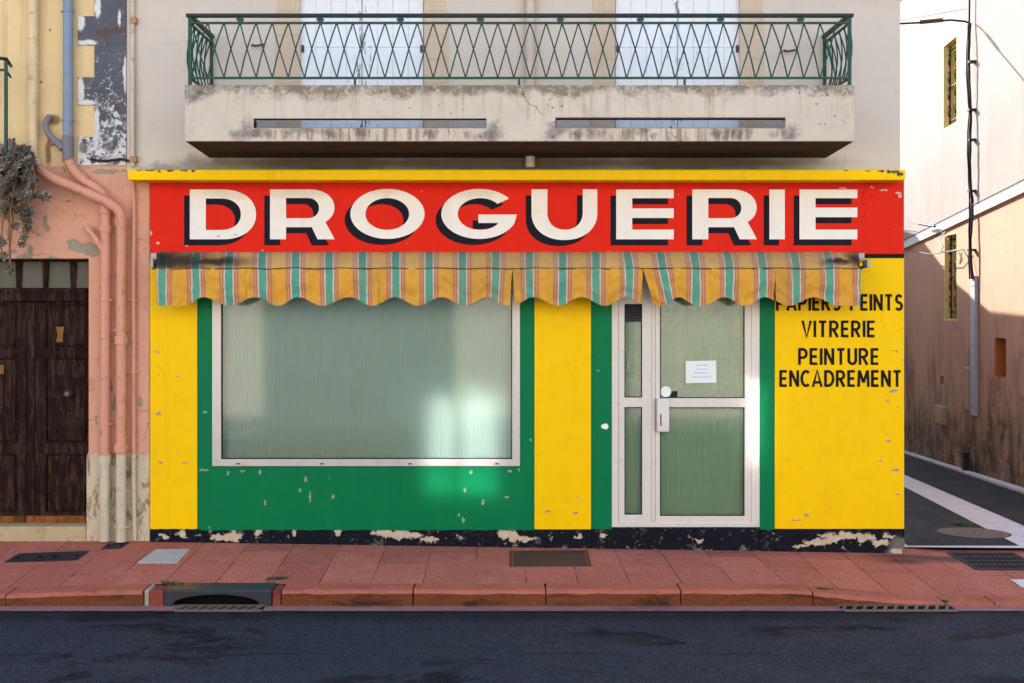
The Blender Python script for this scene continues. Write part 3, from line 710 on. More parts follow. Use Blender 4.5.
def L_U(x0, x1):
    c = (x0 + x1) / 2
    o = [(x0, 189.3)] + sup(c, 213, (x1 - x0) / 2, 27, 180, 360, 32, 2.15) + [(x1, 189.3), (x1 - 14.5, 189.3)]
    i = sup(c + .6, 212.5, (x1 - x0) / 2 - 15.2, 17.2, 360, 180, 26, 2.15) + [(x0 + 16, 189.3)]
    return [o + i]
def L_E(x0, x1, m=208.4):
    return [[(x0, B0), (x0, T0), (x1, T0), (x1, T0 + 8.7), (x0 + 16, T0 + 8.7), (x0 + 16, m), (x1, m), (x1, m + 9.6), (x0 + 16, m + 9.6), (x0 + 16, 229.6), (x1, 229.6), (x1, B0)]]
def L_I(x0, x1): return [[(x0, B0), (x0, T0), (x1, T0), (x1, B0)]]
letters = [L_D(189.8), L_R(270), L_O(350.3, 424.6), L_G(441.3, 517.2), L_U(531.5, 597.3), L_E(616.2, 673.7), L_R(692.3), L_I(769.4, 784.8), L_E(799.5, 857.3, 207.6)]
for L in letters:
    for nm, dx, dy, yy, mt in (('letter_shade', -5.7, 6.0, -.0325, 'letter_black'), ('sign_letter', 0, 0, -.0345, 'letter_white')):
        curve_shape(nm, [[(X(px + dx, yy), Z(py + dy, yy)) for px, py in sp] for sp in L], yy, 0.0, M[mt], sign)

# ------------------------------------------------------------------ small painted words
def arc(cx, cy, rx, ry, a0, a1, n=9): return [(cx + rx * math.cos(R(lerp(a0, a1, i / n))), cy + ry * math.sin(R(lerp(a0, a1, i / n)))) for i in range(n + 1)]
GL = {
 'P': (.52, [[(.0, 0), (.0, 1)], [(0, .93), (.25, .93)] + arc(.25, .68, .25, .25, 90, -90) + [(0, .43)]]),
 'R': (.56, [[(.0, 0), (.0, 1)], [(0, .93), (.25, .93)] + arc(.25, .70, .25, .23, 90, -90) + [(0, .47)], [(.22, .47), (.52, 0)]]),
 'A': (.64, [[(0, 0), (.32, 1), (.64, 0)], [(.12, .27), (.52, .27)]]),
 'I': (.0, [[(0, 0), (0, 1)]]),
 'E': (.44, [[(0, 0), (0, 1)], [(0, .93), (.46, .93)], [(0, .5), (.42, .5)], [(0, .07), (.46, .07)]]),
 'S': (.46, [arc(.24, .71, .2, .22, 25, 270) + arc(.24, .27, .22, .21, 90, -155)]),
 'N': (.54, [[(0, 0), (0, 1)], [(.02, .95), (.52, .05)], [(.54, 0), (.54, 1)]]),
 'T': (.54, [[(.27, 0), (.27, 1)], [(0, .93), (.54, .93)]]),
 'V': (.60, [[(0, 1), (.30, 0), (.60, 1)]]),
 'U': (.50, [[(0, 1), (0, .28)] + arc(.25, .28, .25, .22, 180, 360) + [(.50, 1)]]),
 'C': (.54, [arc(.32, .5, .32, .44, 50, 310, 16)]),
 'D': (.58, [[(0, 0), (0, 1)], [(0, .93), (.2, .93)] + arc(.2, .5, .38, .43, 90, -90, 12) + [(0, .07)]]),
 'M': (.74, [[(0, 0), (.06, 1)], [(.07, .97), (.37, .25)], [(.37, .25), (.67, .97)], [(.68, 1), (.74, 0)]]),
}
def words(txt, x0, x1, ytop, ybot):
    h = ybot - ytop; gap = .30; sp = .34
    tot = sum(GL[c][0] if c != ' ' else sp for c in txt) + gap * (len(txt) - 1)
    kx = (x1 - x0 - 2.6) / (tot * h); w = 2.75
    cx = x0 + 1.3; layer = 0
    word = bpy.data.objects.new('painted_word', None); COL.objects.link(word); word.parent = shop; word.location = Pt(x0, ybot, -.015); PINV[word.name] = Matrix.Translation(-word.location)
    for c in txt:
        if c == ' ': cx += (sp + gap) * h * kx; continue
        mb = MB()
        for st in GL[c][1]:
            pts = [Vector((cx + a * h * kx, ybot - b * h)) for a, b in st]; y = -.0165 - .00015 * (layer % 5); layer += 1
            L_, R_ = [], []
            for i, p in enumerate(pts):
                d0 = (pts[i] - pts[i-1]).normalized() if i else (pts[1] - pts[0]).normalized()
                d1 = (pts[i+1] - pts[i]).normalized() if i < len(pts) - 1 else d0
                n0 = Vector((-d0.y, d0.x)); n1 = Vector((-d1.y, d1.x)); nn = (n0 + n1).normalized(); k = w / 2 / max(.86, nn.dot(n0))
                jit = random.uniform(.95, 1.06)
                L_.append(p + nn * k * jit); R_.append(p - nn * k * jit)
            vs = [Pt(q.x, q.y, y) for q in L_ + R_]; n = len(pts)
            fs = [(i, i + 1, n + i + 1, n + i) for i in range(n - 1)]
            fs = [f if (vs[f[1]] - vs[f[0]]).cross(vs[f[2]] - vs[f[0]]).y < 0 else f[::-1] for f in fs]
            mb.add(vs, fs)
        mb.build('painted_letter', M['word_black'], word, fix=False)
        cx += (GL[c][0] + gap) * h * kx
words('PAPIERS PEINTS', 776, 903, 294.2, 310.6)
words('VITRERIE', 801.3, 875.6, 320.6, 337.2)
words('PEINTURE', 798.2, 879.4, 348.2, 364.8)
words('ENCADREMENT', 779.4, 902, 370.2, 386.8)

# ------------------------------------------------------------------ display window
win_frame = curve_shape('display_window', [rect(212, 520, 259, 466.3, -.02), rect(221, 512.2, 266, 459.2, -.02)], -.02, .07, M['alu'], shop, bevel=.004)
def frame_ring(name, par, px0, px1, py0, py1, w, y, t, mat):
    return curve_shape(name, [rect(px0, px1, py0, py1, y), rect(px0 + w, px1 - w, py0 + w, py1 - w, y)], y, t, mat, par)
frame_ring('gasket', win_frame, 220.3, 512.9, 265.4, 459.9, 1.6, -.008, .03, M['gasket'])
mb = MB(); y = .012; mb.quad(Pt(220.8, 459.6, y), Pt(512.6, 459.6, y), Pt(512.6, 265.6, y), Pt(220.8, 265.6, y)); mb.build('pane', M['glass'], win_frame, fix=False)
def ribbed(name, px0, px1, py0, py1, y, period, amp, mat, par):
    mb = MB(); x0, x1 = X(px0, y), X(px1, y); n = int((x1 - x0) / period * 6)
    vs = []
    for i in range(n + 1):
        x = lerp(x0, x1, i / n); ph = (x - x0) / period
        yy = y + amp * abs(math.sin(ph * math.pi)) ** .6
        vs += [(x, yy, Z(py1, y)), (x, yy, Z(py0, y))]
    mb.add(vs, [(2*i, 2*i+2, 2*i+3, 2*i+1) for i in range(n)], 0, False)
    return mb.build(name, mat, par, fix=False)
ribbed('blind', 214.3, 518.7, 260, 465, .085, .037, .004, M['blind'], win_frame)
for px in (238, 322, 410, 497):
    mb = MB(); mb.fbox(px - 2, px + 2, 463.2, 464.4, -.0235, -.015); mb.build('drain_slot', M['gasket'], win_frame)

# ------------------------------------------------------------------ shop door with side light
door = curve_shape('shop_door', [rect(611, 760.3, 261, 527.4, .0), rect(618.5, 652, 268, 522.5), rect(655, 751.5, 268, 522.5)], .0, .07, M['pvc_frame'], shop, bevel=.004)
curve_shape('side_light_frame', [rect(618.7, 651.8, 268.2, 522.3, .012), rect(624.5, 642.2, 304, 397.6, .012), rect(624.5, 642.2, 407.2, 514.8, .012)], .012, .05, M['pvc_frame'], door, bevel=.003)
leaf = curve_shape('door_leaf', [rect(655.3, 751.3, 268.2, 526.0, .006), rect(660, 744.8, 280, 398.2, .006), rect(660, 744.8, 407.4, 516.2, .006)], .006, .055, M['pvc_frame'], door, bevel=.004)
for a, b, c, d in ((624.5, 642.2, 304, 397.6), (624.5, 642.2, 407.2, 514.8), (660, 744.8, 280, 398.2), (660, 744.8, 407.4, 516.2)):
    frame_ring('glazing_seal', door, a - .4, b + .4, c - .4, d + .4, 1.3, .022, .02, M['gasket'])
for a, b, c, d, m in ((624, 642.6, 321, 398, 'glass_dirty'), (624, 642.6, 406.8, 515.2, 'glass_door'), (659.5, 745.2, 279.5, 398.6, 'glass_dirty'), (659.5, 745.2, 407, 516.6, 'glass_door')):
    mb = MB(); y = .034; mb.quad(Pt(a, d, y), Pt(b, d, y), Pt(b, c, y), Pt(a, c, y)); mb.build('pane', M[m], door, fix=False)
mb = MB()
for i in range(6): mb.fbox(624.6, 642.1, 304.2 + i * 2.8, 306 + i * 2.8, .026, .04)
mb.fbox(624, 642.6, 319.8, 321.8, .02, .045)
mb.build('louvre', M['iron_dark'], door)
ribbed('door_blind', 656, 749, 270, 520, .075, .047, .006, M['curtain'], door)
ribbed('side_light_blind', 619, 651, 318, 520, .075, .047, .006, M['curtain'], door)
mb = MB(); mb.fbox(657.2, 669.3, 398.8, 431.8, -.038, .006); lk = mb.build('lock_case', M['lock'], door, bevel=.004)
mb = MB(); mb.fbox(660.2, 661.6, 414, 426, -.041, -.037); mb.build('key_slot', M['brass'], door)
mb = MB(); mb.fbox(655.8, 657.1, 398.8, 431.8, -.036, .006); mb.build('lock_edge', M['steel'], door)
mb = MB(); mb.disc(Pt(665.8, 391.6, .0325), .048, (0, -1, 0), .001); mb.build('round_sticker', M['sticker'], door)
mb = MB(); y = .0332; mb.quad(Pt(670, 398, y), Pt(677.5, 398, y), Pt(677.5, 391, y), Pt(670.6, 391.4, y)); mb.build('dark_residue', M['gasket'], door, fix=False)
mb = MB(); mb.disc(Pt(605.6, 426.5, -.012), .026, (0, -1, 0), .012, 16); mb.disc(Pt(603.4, 426.5, -.004), .02, (0, -1, 0), .006, 12); mb.build('door_stop', M['sticker'], shop)
# paper notice on the glass
no = empty('paper_notice', 'white paper sheet with four faint blue lines taped inside the shop door glass', 'notice', tuple(Pt(701, 382, .031)))
placed(no)
mb = MB(); y = .0325; mb.quad(Pt(685.8, 383.2, y), Pt(716.4, 382.6, y), Pt(716.1, 360.6, y), Pt(685.6, 361, y)); mb.build('sheet', M['paper'], no, fix=False)
y = .0322
for ly, la, lb in ((365.2, 696.5, 708), (369.3, 696, 707.5), (373, 693.5, 709), (377, 692.5, 711.5)):
    mb = MB(); px = la; top, bot = [], []
    while px < lb + .6:                            # one wavering line of faded handwriting
        h = random.uniform(.25, .8); top.append(Pt(min(px, lb), ly - h, y)); bot.append(Pt(min(px, lb), ly + random.uniform(.2, .8), y)); px += .6
    k = len(top); mb.add(bot + top, [(q, q + 1, k + q + 1, k + q) for q in range(k - 1)]); mb.build('faint_text', M['ink'], no, fix=False)

# ------------------------------------------------------------------ first floor shutters, stone surrounds
for (a, b) in ((300, 424), (615, 740)):
    for (c, d) in ((a - 25, a), (b, b + 24.5)):
        mb = MB()
        for i in range(6):
            jig = random.choice((0, 2.5))
            mb.fbox(c + (jig if c < a else 0), d - (0 if c < a else jig), 131 - i * 24 - 23.3, 131 - i * 24, -.006, .004)
        mb.build('window_surround', M['stone'], shop, bevel=.002)
    mid = (a + b) / 2
    for (c, d) in ((a + .6, mid - .5), (mid + .5, b - .6)):
        mb = MB(); n = 4
        for i in range(n):
            p0, p1 = lerp(c, d, i / n) + .1, lerp(c, d, (i + 1) / n) - .1
            mb.fbox(p0, p1, -11.5, 128, .045 + .002 * random.random(), .085)
        mb.box(X(c), X(d), .07, .09, Z(128), Z(-11.5))
        sh = mb.build('shutter', M['shutter'], shop, bevel=.003)
        for py in (46.5, 112):
            mb = MB(); mb.fbox(c + 1, d - 1, py - .5, py + .5, .038, .05); mb.build('strap_hinge', M['shutter'], sh)
        mb = MB(); hx = c + 2 if c < mid - 2 and d < mid else d - 2
        mb.fbox(hx - 1.1, hx + 1.1, 45, 52, .028, .05); mb.build('hinge', M['rusty_iron'], sh)
for px, py in ((257, 45), (789, 50.5)):
    mb = MB(); mb.tube([Pt(px - 5, py, -.005), Pt(px - 4, py, -.045), Pt(px - 2, py + 1, -.05), Pt(px + 4, py, -.05), Pt(px + 7, py - .6, -.05)], .009, 8)
    mb.build('shutter_stay', M['rusty_iron'], shop)
# centre downpipe between the windows
dp = empty('drainpipe', 'cream downpipe between the two shuttered windows, ending on the yellow ledge', 'drainpipe', tuple(Pt(530, 169, -.06)), group='drainpipes on the house fronts')
placed(dp)
mb = MB(); mb.tube([(X(530), -.055, Z(169.5) + .01), (X(530), -.055, EAVE)], .042, 16); mb.build('pipe', M['pipe_mid'], dp)
for z in (Z(62), Z(4)):
    mb = MB(); mb.tube([(X(530), -.055, z), (X(530), -.055, z + .03)], .047, 16); mb.box(X(530) - .012, X(530) + .012, -.02, .0, z, z + .03); mb.build('bracket', M['pipe_mid'], dp)

# ------------------------------------------------------------------ balcony
YB = -.734
bal = curve_shape('balcony_parapet', [rect(184.6, 854.7, 85, 141.2, YB), rect(253.5, 486.5, 118.6, 128.3, YB), rect(555.5, 785.5, 117.6, 128.3, YB)], YB, .09, M['parapet'], shop, bevel=.006)
xl, xr = X(184.6, YB), X(854.7, YB); zt, zb = Z(85, YB), Z(141.2, YB)
mb = MB(); mb.box(xl, xl + .09, YB + .0905, -.001, zb, zt); mb.box(xr - .09, xr, YB + .0905, -.001, zb, zt); mb.build('side_parapet', M['parapet'], bal)
mb = MB(); mb.prism([(YB + .0905, zb + .002), (YB + .0905, Z(128.8, YB)), (-.001, Z(128.8, YB)), (-.001, zb - .03)], 'x', xl + .0905, xr - .0905)
mb.build('balcony_floor', M['floor'], bal); mb = MB()
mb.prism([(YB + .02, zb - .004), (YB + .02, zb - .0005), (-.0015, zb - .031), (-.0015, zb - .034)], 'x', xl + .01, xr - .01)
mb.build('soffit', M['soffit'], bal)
for a, b in ((253.5, 486.5), (555.5, 785.5)):
    mb = MB(); mb.box(X(a, YB), X(b, YB), YB + .004, YB + .04, Z(119.3, YB), Z(118.4, YB)); mb.box(X(a, YB), X(a + .8, YB), YB + .006, YB + .09, Z(128, YB), Z(120, YB)); mb.build('slot_lintel', M['lintel'], bal)
    mb = MB(); mb.box(X(a, YB), X(b, YB), YB + .006, YB + .05, Z(128.4, YB), Z(127.7, YB)); mb.build('slot_sill', M['sill_rust'], bal)
# railing
rl = empty('balcony_railing', 'green iron railing with diamond lattice on the concrete balcony above the shop sign', 'railing', tuple(Pt(520, 85, YB)), group='iron balcony railings')
placed(rl)
yr = YB + .045
sx = lambda px: X(px, yr); szz = lambda py: Z(py, yr)
x0, x1 = sx(190), sx(849.5)
mb = MB(); mb.box(x0 - .03, x1 + .03, yr - .022, yr + .022, szz(17.4), szz(14)); hr = mb.build('handrail', M['rail_dark'], rl, bevel=.004)
for s_, xx in ((1, x0), (-1, x1)):
    mb = MB(); mb.box(xx - .022, xx + .022, yr + .024, -.005, szz(17.4), szz(14)); mb.build('side_handrail', M['rail_dark'], rl, bevel=.004)
mb = MB(); mb.box(x0, x1, yr - .012, yr + .012, szz(24), szz(22)); mb.build('upper_rail', M['rail'], rl)
mb = MB(); mb.box(x0, x1, yr - .012, yr + .012, szz(79), szz(77)); mb.build('lower_rail', M['rail'], rl)
per = (sx(256.3) - sx(240.2)); xfirst = sx(240.2) - 3 * per
def belly(t): return .042 * math.sin(math.pi * t) ** 1.0
def lattice(mb, a, b, z0, z1, pos):
    """bar from (a, z1) to (b, z0) bulging outwards half way; pos(u, out, z) gives the point"""
    k = 6; pts = []
    for i in range(k + 1):
        t = i / k; pts.append(pos(lerp(a, b, t), belly(t), lerp(z1, z0, t)))
    mb.tube(pts, .0062, 6)
mb = MB(); zl, zu = szz(78), szz(23); i = 0
xe = x1
nb = int((x1 - x0) / per + .5)
for i in range(-1, nb + 1):
    xt = xfirst + i * per + per
    for sgn in (1, -1):
        a, b = xt, xt + sgn * per
        if min(a, b) < x0 - .02 or max(a, b) > x1 + .02: continue
        off = .004 * sgn
        lattice(mb, a, b, zl, zu, lambda u_, o, z, off=off: (u_, yr - o + off, z))
mb.build('lattice', M['rail'], rl)
for s_, xx in ((-1, x0), (1, x1)):
    mb = MB()
    for k in range(-1, 6):
        for sgn in (1, -1):
            a = yr + .02 + k * .125; b = a + sgn * .125
            if min(a, b) < yr - .001 or max(a, b) > -.02: continue
            lattice(mb, a, b, zl, zu, lambda u_, o, z, xx=xx, s_=s_, off=.004 * sgn: (xx + s_ * o + off, u_, z))
    mb.build('side_lattice', M['rail'], rl)
    mb = MB(); mb.box(xx - .01, xx + .01, yr + .013, -.01, szz(24), szz(22)); mb.box(xx - .01, xx + .01, yr + .013, -.01, szz(79), szz(77)); mb.build('side_rail', M['rail'], rl)
    mb = MB(); mb.box(xx - .013, xx + .013, yr - .013, yr + .013, zt - .002, szz(17)); mb.build('corner_post', M['rail'], rl)
    mb = MB(); mb.box(xx - .012, xx + .012, -.035, -.011, zt - .002, szz(17)); mb.build('wall_post', M['rail'], rl)
for px in (355, 519, 684.6):
    mb = MB(); mb.box(sx(px) - .009, sx(px) + .009, yr - .009, yr + .009, zt - .002, szz(78)); mb.build('foot', M['rail'], rl)
for i in range(8):
    px = 240.2 + 80.05 * i; c = Vector((sx(px), yr, szz(19.6))); r = .034
    mb = MB(); mb.add([c + Vector(q) for q in ((-r, -.008, 0), (0, -.008, -r), (r, -.008, 0), (0, -.008, r), (-r, .008, 0), (0, .008, -r), (r, .008, 0), (0, .008, r))],
        [(0,1,2,3),(7,6,5,4),(0,4,5,1),(1,5,6,2),(2,6,7,3),(3,7,4,0)])
    mb.build('diamond_ornament', M['rail'], rl)

# ================================================================== AWNING
aw = empty('awning', 'rolled up yellow awning with green and pink stripes and scalloped valance under the sign', 'awning', tuple(Pt(510, 252, -.1)))
placed(aw)
YA = -.27
def cloth(name, rows, mat, par):
    """rows: list of rows of (Vector, u, v)"""
    mb = MB(); nx = len(rows[0])
    mb.add([p for r_ in rows for p, _, _ in r_], [(j*nx+i, j*nx+i+1, (j+1)*nx+i+1, (j+1)*nx+i) for j in range(len(rows)-1) for i in range(nx-1)], 0, True)
    o = mb.build(name, mat, par, fix=False)
    uvl = o.data.uv_layers.new(name='cloth'); flat = [(uu, vv) for r_ in rows for _, uu, vv in r_]
    for lp in o.data.loops: uvl.data[lp.index].uv = flat[lp.vertex_index]
    return o
from mathutils import noise as MN
rows = []
prof = [(-.035, 251.9, 0), (-.09, 252.2, 2), (-.145, 254.2, 5), (-.195, 257.6, 8), (-.235, 261.8, 11), (-.258, 265.5, 14), (-.266, 268, 16)]
for yy, py, v in prof:
    row = []
    for i in range(141):
        px = lerp(157, 858.5, i / 140); wv = MN.noise(Vector((px * .03, v * .1, 3))) * .006
        # the cloth rolls up slightly skewed towards its ends
        row.append((Pt(px + (0 if v < 1 else (px - 508) * .002 * v / 16), py, yy) + Vector((0, wv, wv)), px + (16 - v) * (-.10 if px < 250 else .16 if px > 620 else 0) * 1.2, v))
    rows.append(row)
cloth('rolled_canvas', rows, M['awning_top'], aw)
KN = [(157,1),(183,1),(203.6,0),(229,1),(254,0),(278,1),(298,0),(322,1),(349,0),(372,1),(395,0),(418,1),(441.7,0),(465,1),(488.5,0),(509,1),(533.7,0),(558,1),(581.5,0),(605,1),(627,0),(650,1),(676,0),(700,1),(725,0),(745,1),(764.5,0),(788,1),(815,0),(838,1),(860.5,1)]
def hem(px):
    for (a, va), (b, vb) in zip(KN, KN[1:]):
        if px <= b:
            t = (px - a) / (b - a); t = .5 - .5 * math.cos(math.pi * t); return 297.2 + 8.6 * lerp(va, vb, t)
    return 305.8
secs = [(157, 246), (246, 378), (378, 512.5), (512.5, 643), (643, 775), (775, 860.5)]
for si, (a, b) in enumerate(secs):
    n = max(30, int((b - a) / 2)); rows = []
    for j in range(15):
        t = j / 14; row = []
        for i in range(n + 1):
            s_ = i / n; px = lerp(a, b, s_)
            py = lerp(268.3, hem(px), t)
            q = px
            if si == 2: q -= 3.2 * t * max(0, (s_ - .8) / .2)
            if si == 3: q += 2.6 * t * max(0, (.15 - s_) / .15)
            if si == 3: q -= 1.8 * t * max(0, (s_ - .85) / .15)
            if si == 4: q += 11.5 * t * max(0, (.35 - s_) / .35) ** 1.0
            if si in (0, 1): q += .4 * t
            if si == 5: q += 1.2 * t * max(0, (.3 - s_) / .3)
            wave = (.012 * math.sin(px * .141 + si * 1.3) + .012 * MN.noise(Vector((px * .035, t * 1.2, si * 5.1)))) * (.25 + t)
            bay = .5 + .5 * math.cos(2 * math.pi * (px - 157) / 66)
            wave += .028 * MN.noise(Vector((px * .11 + 9 * (t - .5) * (bay - .5), t * 3.4, si * 2.2))) * (.4 + .6 * t) + .018 * MN.noise(Vector((px * .2, t * 2.0, si * 4.4)))
            wave -= .022 * math.sin(math.pi * min(1, t * 1.25)) * bay
            if si == 4 and s_ < .12: wave += .05 * t * (1 - s_ / .12)
            y = YA + wave - .002 * si
            row.append((Pt(q, py, YA) + Vector((0, wave - .0015 * (si % 2), 0)), px, 16 + (py - 268)))
        rows.append(row)
    cloth('valance', rows, M['awning'], aw)
mb = MB(); mb.tube([Pt(154, 266.6, YA + .03), Pt(508, 266.6, YA + .03), Pt(864, 267.2, YA + .03)], .011, 10); mb.build('front_bar', M['iron_dark'], aw)
mb = MB(); mb.tube([Pt(158, 268.2 + 0, YA - .006)] + [Pt(158 + i * 7.02, 268.4 + .5 * math.sin(i * .9) + random.uniform(-.3, .3), YA - .006) for i in range(1, 100)] + [Pt(859, 268.3, YA - .006)], .004, 6); mb.build('hem_cord', M['rusty_iron'], aw)
mb = MB(); mb.box(X(160), X(856), -.085, -.0305, Z(268), Z(258)); mb.build('roller_box', M['steel'], aw)
for px, s_ in ((153.5, -1), (861.5, 1)):
    mb = MB(); mb.box(X(px - 3.2, -.15), X(px + 3.2, -.15), -.15, -.031, Z(259, -.15), Z(253, -.15)); mb.box(X(px + 1, -.15), X(px + 4, -.15), -.27, -.151, Z(268, -.15), Z(260, -.15)); mb.build('end_bracket', M['steel'], aw, bevel=.004)
    mb = MB(); c = Pt(px - .5 * s_, 265, -.26)
    ring = [c + Vector((.022 * math.cos(t * math.pi / 5), 0, .036 * math.sin(t * math.pi / 5))) for t in range(11)]
    mb.tube(ring, .006, 6, cap=False); mb.build('crank_eye', M['iron_black'], aw)

# ================================================================== NEIGHBOUR HOUSE (left)
nh = empty('neighbour_house', 'old pink and straw yellow house with dark panelled double door left of the shop', 'house', (X(20), 0, 0))
placed(nh)
XL = X(-380)
lo = [(XL, Z(566)), (X(-40), Z(566)), (X(-40), Z(258.6)), (X(88.4), Z(258.6)), (X(88.4), Z(452)), (X(86.2), Z(456)), (X(86.2), Z(566)), (X(149.6), Z(566)), (X(149.6), Z(170)), (X(126.6), Z(170)), (X(126.6), EAVE + .2), (XL, EAVE + .2)]
curve_shape('front_wall', [lo], .004, .30, M['pink'], nh, bevel=.004)
mb = MB(); mb.box(XL, X(126), .32, 9.5, -.5, EAVE + .15); mb.build('rear_wall', M['shop_side'], nh)
mb = MB(); mb.prism([(-.2, EAVE + .15), (-.2, EAVE + .25), (5, 7.2), (9.8, EAVE + .25), (9.8, EAVE + .15)], 'x', XL - .2, X(127) - .01); mb.build('roof', M['tile'], nh)
mb = MB(); mb.box(X(94.8), X(126.4), -.012, .006, Z(165.5), EAVE + .15)
for a, b in ((-17, -33), (-2, -200), (16, 45), (77, 105), (137, 165.4)):
    if b < a: continue
    mb.fbox(77.5, 94.7, a, b, -.012, .006)
mb.build('corner_quoins', M['quoin'], nh, bevel=.004)
mb = MB(); mb.fbox(-40, 86, 526.5, 570, .0, .29); mb.build('door_step', M['step'], nh, bevel=.012)
# double door
YD = .17
def leafdoor(px0, px1, hinge_right):
    mb = MB(); mb.box(X(px0, YD), X(px1, YD), YD + .03, YD + .06, Z(516, YD), Z(301, YD))
    st = (px1 - px0) * .29 if hinge_right else (px1 - px0) * .14
    sl, sr = (st, .8) if hinge_right else (.8, 8.5)
    pl, pr = (44.5, px1 - 1) if hinge_right else (px0 + 1.5, 17.5)
    bars = [(301, 303.5), (348.5, 357), (444, 453), (513, 516)]
    mb.box(X(px0, YD), X(pl, YD), YD, YD + .0299, Z(516, YD), Z(301, YD)); mb.box(X(pr, YD), X(px1, YD), YD, YD + .0299, Z(516, YD), Z(301, YD))
    for a, b in bars: mb.box(X(pl, YD) + .0002, X(pr, YD) - .0002, YD + .001, YD + .0298, Z(b, YD), Z(a, YD))
    o = mb.build('door_leaf', M['door_wood'], nh, bevel=.004)
    for (a, b) in ((303.5, 348.5), (357, 444), (453, 513)):
        q = MB(); q.box(X(pl + 2.6, YD), X(pr - 2.6, YD), YD + .014, YD + .03, Z(b - 2.8, YD), Z(a + 2.8, YD)); q.build('raised_panel', M['door_wood'], o, bevel=.012)
        q = MB()
        for (c, d, e, f) in ((pl, pl + 1.2, a, b), (pr - 1.2, pr, a, b), (pl + 1.25, pr - 1.25, a, a + 1.2), (pl + 1.25, pr - 1.25, b - 1.2, b)):
            q.box(X(c, YD), X(d, YD), YD + .004, YD + .03, Z(f, YD), Z(e, YD))
        q.build('moulding', M['door_wood'], o, bevel=.004)
    return o
dl = leafdoor(26.3, 88.4, True); d2 = leafdoor(-40, 25.7, False)
mb = MB(); mb.box(X(29, YD), X(35, YD), YD - .018, YD - .0005, Z(514, YD), Z(303, YD)); mb.box(X(28, YD), X(36, YD), YD - .026, YD - .0185, Z(451, YD), Z(446, YD)); mb.build('astragal', M['door_wood'], dl, bevel=.006)
mb = MB(); c = Pt(69.5, 393.5, YD + .012)
mb.tube([c + Vector((0, d, 0)) for d in (0, -.015, -.03, -.045, -.06, -.07)], .03, 16, radii=[.034, .03, .016, .03, .034, .018]); mb.build('knob', M['knob'], dl)
mb = MB(); mb.add([Pt(a, b, YD + .008) for a, b in ((56, 342), (57.6, 335), (56, 327), (64, 326.6), (63, 334), (62.6, 342))] , [(0, 5, 4, 3, 2, 1)]); o = mb.build('lock_plate', M['brass'], dl, fix=False)
so = o.modifiers.new('s', 'SOLIDIFY'); so.thickness = .006
mb = MB(); mb.fbox(-3, 3.6, 365, 374, YD + .008, YD + .016); mb.build('lock_plate', M['brass'], d2)
mb = MB(); mb.box(X(27, YD), X(86, YD), YD - .02, YD - .001, Z(522.5, YD), Z(515.5, YD)); mb.build('kick_strip', M['kick'], dl)
mb = MB(); mb.box(X(-40, YD), X(25.4, YD), YD - .02, YD - .001, Z(522.5, YD), Z(515.8, YD)); mb.build('kick_strip', M['kick'], d2)
mb = MB(); mb.box(X(-40, YD), X(88, YD), YD - .05, YD + .1, Z(301, YD), Z(288, YD)); mb.box(X(-40, YD), X(88, YD), YD - .06, YD - .0505, Z(293, YD), Z(288.6, YD)); mb.box(X(-40, YD), X(88.3, YD), YD - .03, YD + .1, Z(261.5, YD), Z(258, YD))
mb.build('transom_rail', M['door_wood'], nh, bevel=.005)
tw = MB(); tw.quad(Pt(-40, 288, YD + .03), Pt(88.4, 288, YD + .03), Pt(88.4, 260, YD + .03), Pt(-40, 260, YD + .03)); two = tw.build('transom_window', M['transom_glass'], nh, fix=False)
for cx in (-9, 18, 45, 72.5):
    mb = MB(); mb.prism([(X(cx - 2, YD), Z(288, YD)), (X(cx + 2, YD), Z(288, YD)), (X(cx + 3.2, YD), Z(261.6, YD)), (X(cx - 3.2, YD), Z(261.6, YD))], 'y', YD + .005, YD + .028); mb.build('transom_bar', M['door_wood'], two)
mb = MB(); mb.box(X(-40, YD), X(86, YD), YD - .06, YD + .08, Z(526.8, YD), Z(523, YD)); mb.build('threshold', M['iron_dark'], nh)
# neighbour's own balcony just outside the frame, its railing reaches in
mb = MB(); mb.box(XL + .6, X(-12, -.5), -.5, 0, Z(150, -.5), Z(139, -.5)); mb.build('balcony_slab', M['parapet'], nh)
r2 = empty('balcony_railing', 'dark green railing end at the top left corner of the photo above the trailing succulent', 'railing', tuple(Pt(0, 141, -.45)), group='iron balcony railings')
placed(r2)
mb = MB(); mb.fbox(4, 6.6, 58, 152, -.45, -.425); mb.build('corner_post', M['rail'], r2)
mb = MB(); mb.tube([Pt(-160, 58, -.45), Pt(0, 58.3, -.45), Pt(6.5, 59, -.45), Pt(9, 63, -.37), Pt(11, 66, -.2)], .015, 8); mb.build('handrail', M['rail_dark'], r2)
mb = MB(); mb.tube([Pt(-160, 69, -.44), Pt(4, 70, -.44), Pt(6.5, 71, -.42), Pt(10.5, 77, -.2)], .011, 8); mb.build('upper_rail', M['rail'], r2)
mb = MB()
for px in range(-150, -4, 12): mb.tube([Pt(px, 70, -.44), Pt(px, 140, -.44)], .007, 6)
mb.build('bars', M['rail'], r2)

